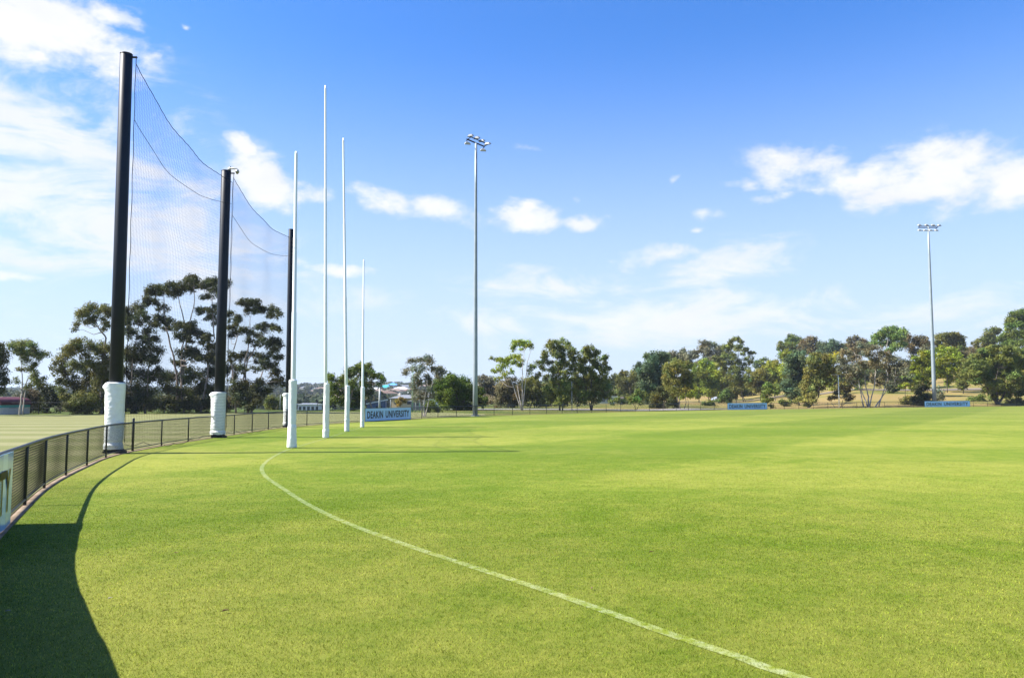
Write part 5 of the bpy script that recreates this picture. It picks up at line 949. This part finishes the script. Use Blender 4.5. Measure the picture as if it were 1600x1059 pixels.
def pavilion():
    g = GD(953, 222); root = thing('pavilion', 'low pale green pavilion with dark openings beyond the middle trees', 'building', g, 0)
    mb = MB(); mb.box((-.9, 0, .9), (5.2, 4, 1.9)); lp(mb, 'wall', mat('pale_green_wall', (.30, .36, .30), .9, .1, var=.08), root, False)
    mb = MB(); mb.box((-.9, 0, 1.95), (5.8, 4.6, .2)); lp(mb, 'roof', mat('green_white_roof', (.48, .55, .48), .6, .3), root, False)
    for q in (-2.3, -.4): mb = MB(); mb.box((q, -2.02, 1.05), (1.4, .08, 1.1)); lp(mb, 'window', M_PANE, root, False)
    mb = MB(); mb.box((2.75, 0, .95), (1.9, 3.6, 2.0)); lp(mb, 'side_wall', mat('pinkish_block', (.42, .33, .28), .9, .1, var=.1), root, False)
pavilion()
def side_shed():
    g = GD(981, 226); root = thing('shed', 'small dark shed just right of the pale green pavilion', 'shed', g, 0)
    mb = MB(); mb.box((0, 0, .7), (3.0, 3, 1.5)); lp(mb, 'wall', M_NAVY, root, False)
    mb = MB(); mb.box((0, 0, 1.52), (3.3, 3.3, .14)); lp(mb, 'roof', mat('sage_roof', (.20, .26, .22), .7, .2), root, False)
    mb = MB(); mb.box((-.5, -1.52, .6), (.9, .06, 1.1)); lp(mb, 'door', ROOFS[1], root, False)
side_shed()

# parked car
def car():
    g = GD(1121.5, 247); root = thing('parked_car', 'small silver car parked on the park road under the trees', 'car', (g.x, g.y, g.z+.17), .55)
    paint = mat('silver_paint', (.42, .46, .50), .25, .5, .6); prof = [(-2.1, .35), (-2.12, .75), (-2.0, .92), (-1.5, .98), (-.95, 1.42), (.35, 1.46), (1.05, 1.0), (1.85, .86), (2.1, .7), (2.12, .35)]
    n = len(prof); vs = []
    for y, k in ((-.84, .9), (-.87, 1), (.87, 1), (.84, .9)):
        pass
    for y in (-.86, .86):
        for (x, z) in prof: vs.append((x, y*(.86 if z > 1.2 else 1), z))
    fs = [(q, (q+1) % n, n+(q+1) % n, n+q) for q in range(n)]+[tuple(range(n-1, -1, -1)), tuple(range(n, 2*n))]
    mb = MB(); mb.add(vs, fs); lp(mb, 'body', paint, root, False)
    for y in (-1, 1):
        mb = MB(); mb.add([(-1.3, y*.875, 1.0), (.95, y*.875, 1.0), (.32, y*.77, 1.38), (-.9, y*.77, 1.38)], [(0, 1, 2, 3)] if y < 0 else [(3, 2, 1, 0)]); lp(mb, 'side_window', M_PANE, root, False)
    mb = MB(); mb.add([(1.04, -.72, 1.04), (1.04, .72, 1.04), (.42, .66, 1.44), (.42, -.66, 1.44)], [(0, 1, 2, 3)]); lp(mb, 'windscreen', M_PANE, root, False)
    tyre = mat('tyre_rubber', (.015, .015, .016), .8, .2)
    for x in (-1.3, 1.32):
        for y in (-.8, .8):
            mb = MB(); mb.tube([(x, y-.1, .32), (x, y+.1, .32)], .32, 18); w = lp(mb, 'wheel', tyre, root, False)
            mb = MB(); mb.tube([(x, y-.11, .32), (x, y+.11, .32)], .19, 12); lp(mb, 'rim', M_GALV, w, False)
    for y in (-.6, .6): mb = MB(); mb.box((2.1, y, .68), (.08, .32, .14)); lp(mb, 'headlight', M_WHITE, root, False)
car()

# thin poles and posts
M_GREENP = mat('green_pole', (.12, .26, .18), .5, .4); M_GREYP = mat('grey_pole', (.40, .42, .42), .6, .3)
def pole(label, px, D, ytop, r, m, cat='pole', name='pole', head=None):
    b = GD(px, D); top = P(px, ytop, D); h = top.z-b.z; root = thing(name, label, cat, b, 0)
    mb = MB(); mb.tube([(0, 0, -.1), (0, 0, h*.5), (0, 0, h)], [r, r*.85, r*.7], 10); lp(mb, 'shaft', m, root)
    if head == 'arm':
        mb = MB(); mb.tube([(0, 0, h-.05), (-.35, 0, h+.08), (-.8, 0, h+.08)], .035, 8); lp(mb, 'arm', m, root)
        mb = MB(); mb.box((-.95, 0, h+.07), (.55, .22, .1)); lp(mb, 'lamp', M_LAMP, root, False)
    elif head == 'ball':
        mb = MB(); mb.tube([(0, 0, h-.02), (0, 0, h+.06), (0, 0, h+.12)], [r*1.5, r*1.5, r*.6], 10); lp(mb, 'cap', M_LAMP, root, False)
    else:
        mb = MB(); mb.tube([(0, 0, h-.01), (0, 0, h+.03)], r*.9, 10); lp(mb, 'cap', m, root, False)
pole('thick white post standing behind the large blue sign', 593, 118, 605, .17, M_GREYP)
pole('short thin grey post right of the thick white one', 610, 130, 624, .05, M_GREYP)
pole('tall thin green pole left of the thin pale gum', 644.5, 96, 576, .07, M_GREENP, name='goal_pole')
pole('thin whitish pole just right of the tall green pole', 649.5, 97, 611, .05, M_GREYP, name='goal_pole')
pole('short thin green pole beside the thin pale gum trunk', 655.5, 98, 622, .045, M_GREENP, name='goal_pole')
pole('thin grey pole standing between the two tall middle gums', 893.7, 106, 596, .06, M_GREYP)
pole('thin pale street lamp among the dark trees left of the two-trunked gum', 843.5, 190, 608, .09, M_GREYP, 'street lamp', 'street_lamp', 'ball')
pole('thin white street lamp left of the white-limbed gum', 1311.3, 133, 586, .085, M_WHITE, 'street lamp', 'street_lamp', 'arm')
pole('thin grey pole at the edge of the wood left of the last black net pole', 437.5, 108, 616, .05, M_GREYP)

# low mesh fence at the far side of the practice field
def back_fence():
    pts = [GD(p, d) for p, d in ((-60, 82), (60, 83.5), (170, 85), (300, 90), (420, 96), (520, 103))]; root = thing('back_fence', 'faint dark wire fence along the far edge of the practice field', 'fence', pts[0], 0)
    c = catmull([(p.x, p.y) for p in pts], False, 2.6)
    for p in c[::1]:
        mb = MB(); z = Tz(*p); mb.tube([Vector((p[0], p[1], z))-pts[0], Vector((p[0], p[1], z+1.3))-pts[0]], .03, 5); lp(mb, 'post', M_FBLACK, root, False)
    for nm, h in (('top_wire', 1.28), ('lower_wire', .7)):
        mb = MB(); mb.tube([Vector((p[0], p[1], Tz(*p)+h))-pts[0] for p in c], .014, 4); lp(mb, nm, M_FBLACK, root, False)
back_fence()
# power lines far to the left, strung above the hills
def lines():
    for k, (py, lab) in enumerate(((585, 'topmost'), (588.5, 'middle'), (592, 'lowest'))):
        a, b = P(-150, py+3, 640), P(760, py, 760); pts = []
        for q in range(31): t = q/30; p = a.lerp(b, t); p.z -= 3.0*4*t*(1-t); pts.append(p)
        o = MB().tube(pts, .035, 4).build('power_line', M_WIRE); tag(o, lab+' of three thin power lines crossing the sky low over the left hills', 'cable', 'power lines over the hills')
lines()
# small litter on the turf
def fleck(px, py, s, m, label, a):
    g = G(px, py); h = MB(); pts = [(-1, 0, 0), (-.4, .35, .3), (.4, .3, .25), (1, 0, .1), (.4, -.32, .2), (-.4, -.3, .35)]
    vs = [(x*s*math.cos(a)-y*s*math.sin(a), x*s*math.sin(a)+y*s*math.cos(a), z*s+.022) for x, y, z in pts]; vs += [(v[0], v[1], v[2]-.003) for v in vs]
    h.add(vs, [(0, 1, 2, 3, 4, 5), (11, 10, 9, 8, 7, 6)]+[(q, q+6, (q+1) % 6+6, (q+1) % 6) for q in range(6)]); o = h.build('fallen_leaf', m); o.location = g; tag(o, label, 'leaf')
M_L1 = mat('pale_leaf', (.32, .28, .24), .8, .1); M_L2 = mat('brown_leaf', (.10, .06, .03), .8, .1); M_L3 = mat('pinkish_leaf', (.22, .14, .09), .8, .1)
fleck(12, 958, .02, M_L1, 'pale curled leaf lying in the dark sign shadow at the lower left', .4)
fleck(352, 958, .03, M_L2, 'dark brown leaf on the sunlit grass right of the shadow edge', .6)
fleck(275, 866, .02, M_L3, 'pinkish fallen leaf on the grass between the shadow and the white line', .1)
fleck(1018, 865, .03, M_L2, 'brown leaf on the open turf right of the white line', .2)
fleck(925, 922, .022, M_L3, 'pinkish-brown leaf close to the white line', 1.2)
fleck(172, 938, .02, M_L1, 'tiny pale leaf near the curved shadow edge', 1.0)

# ------------------------------------------------------------------ air over the far hills
def haze():
    m = bpy.data.materials.new('haze'); m.use_nodes = True; nt = m.node_tree; nt.nodes.clear(); o_ = nt.nodes.new('ShaderNodeOutputMaterial'); v = nt.nodes.new('ShaderNodeVolumePrincipled')
    v.inputs['Color'].default_value = (.72, .84, 1, 1); v.inputs['Density'].default_value = .00013; v.inputs['Anisotropy'].default_value = .2
    nt.links.new(v.outputs[0], o_.inputs['Volume'])
    mb = MB(); mb.box((0, 0, 30), (10800, 10800, 90)); o = mb.build('haze', m); tag(o, kind='stuff', label='faint bluish air over the far hills', cat='haze')
haze()
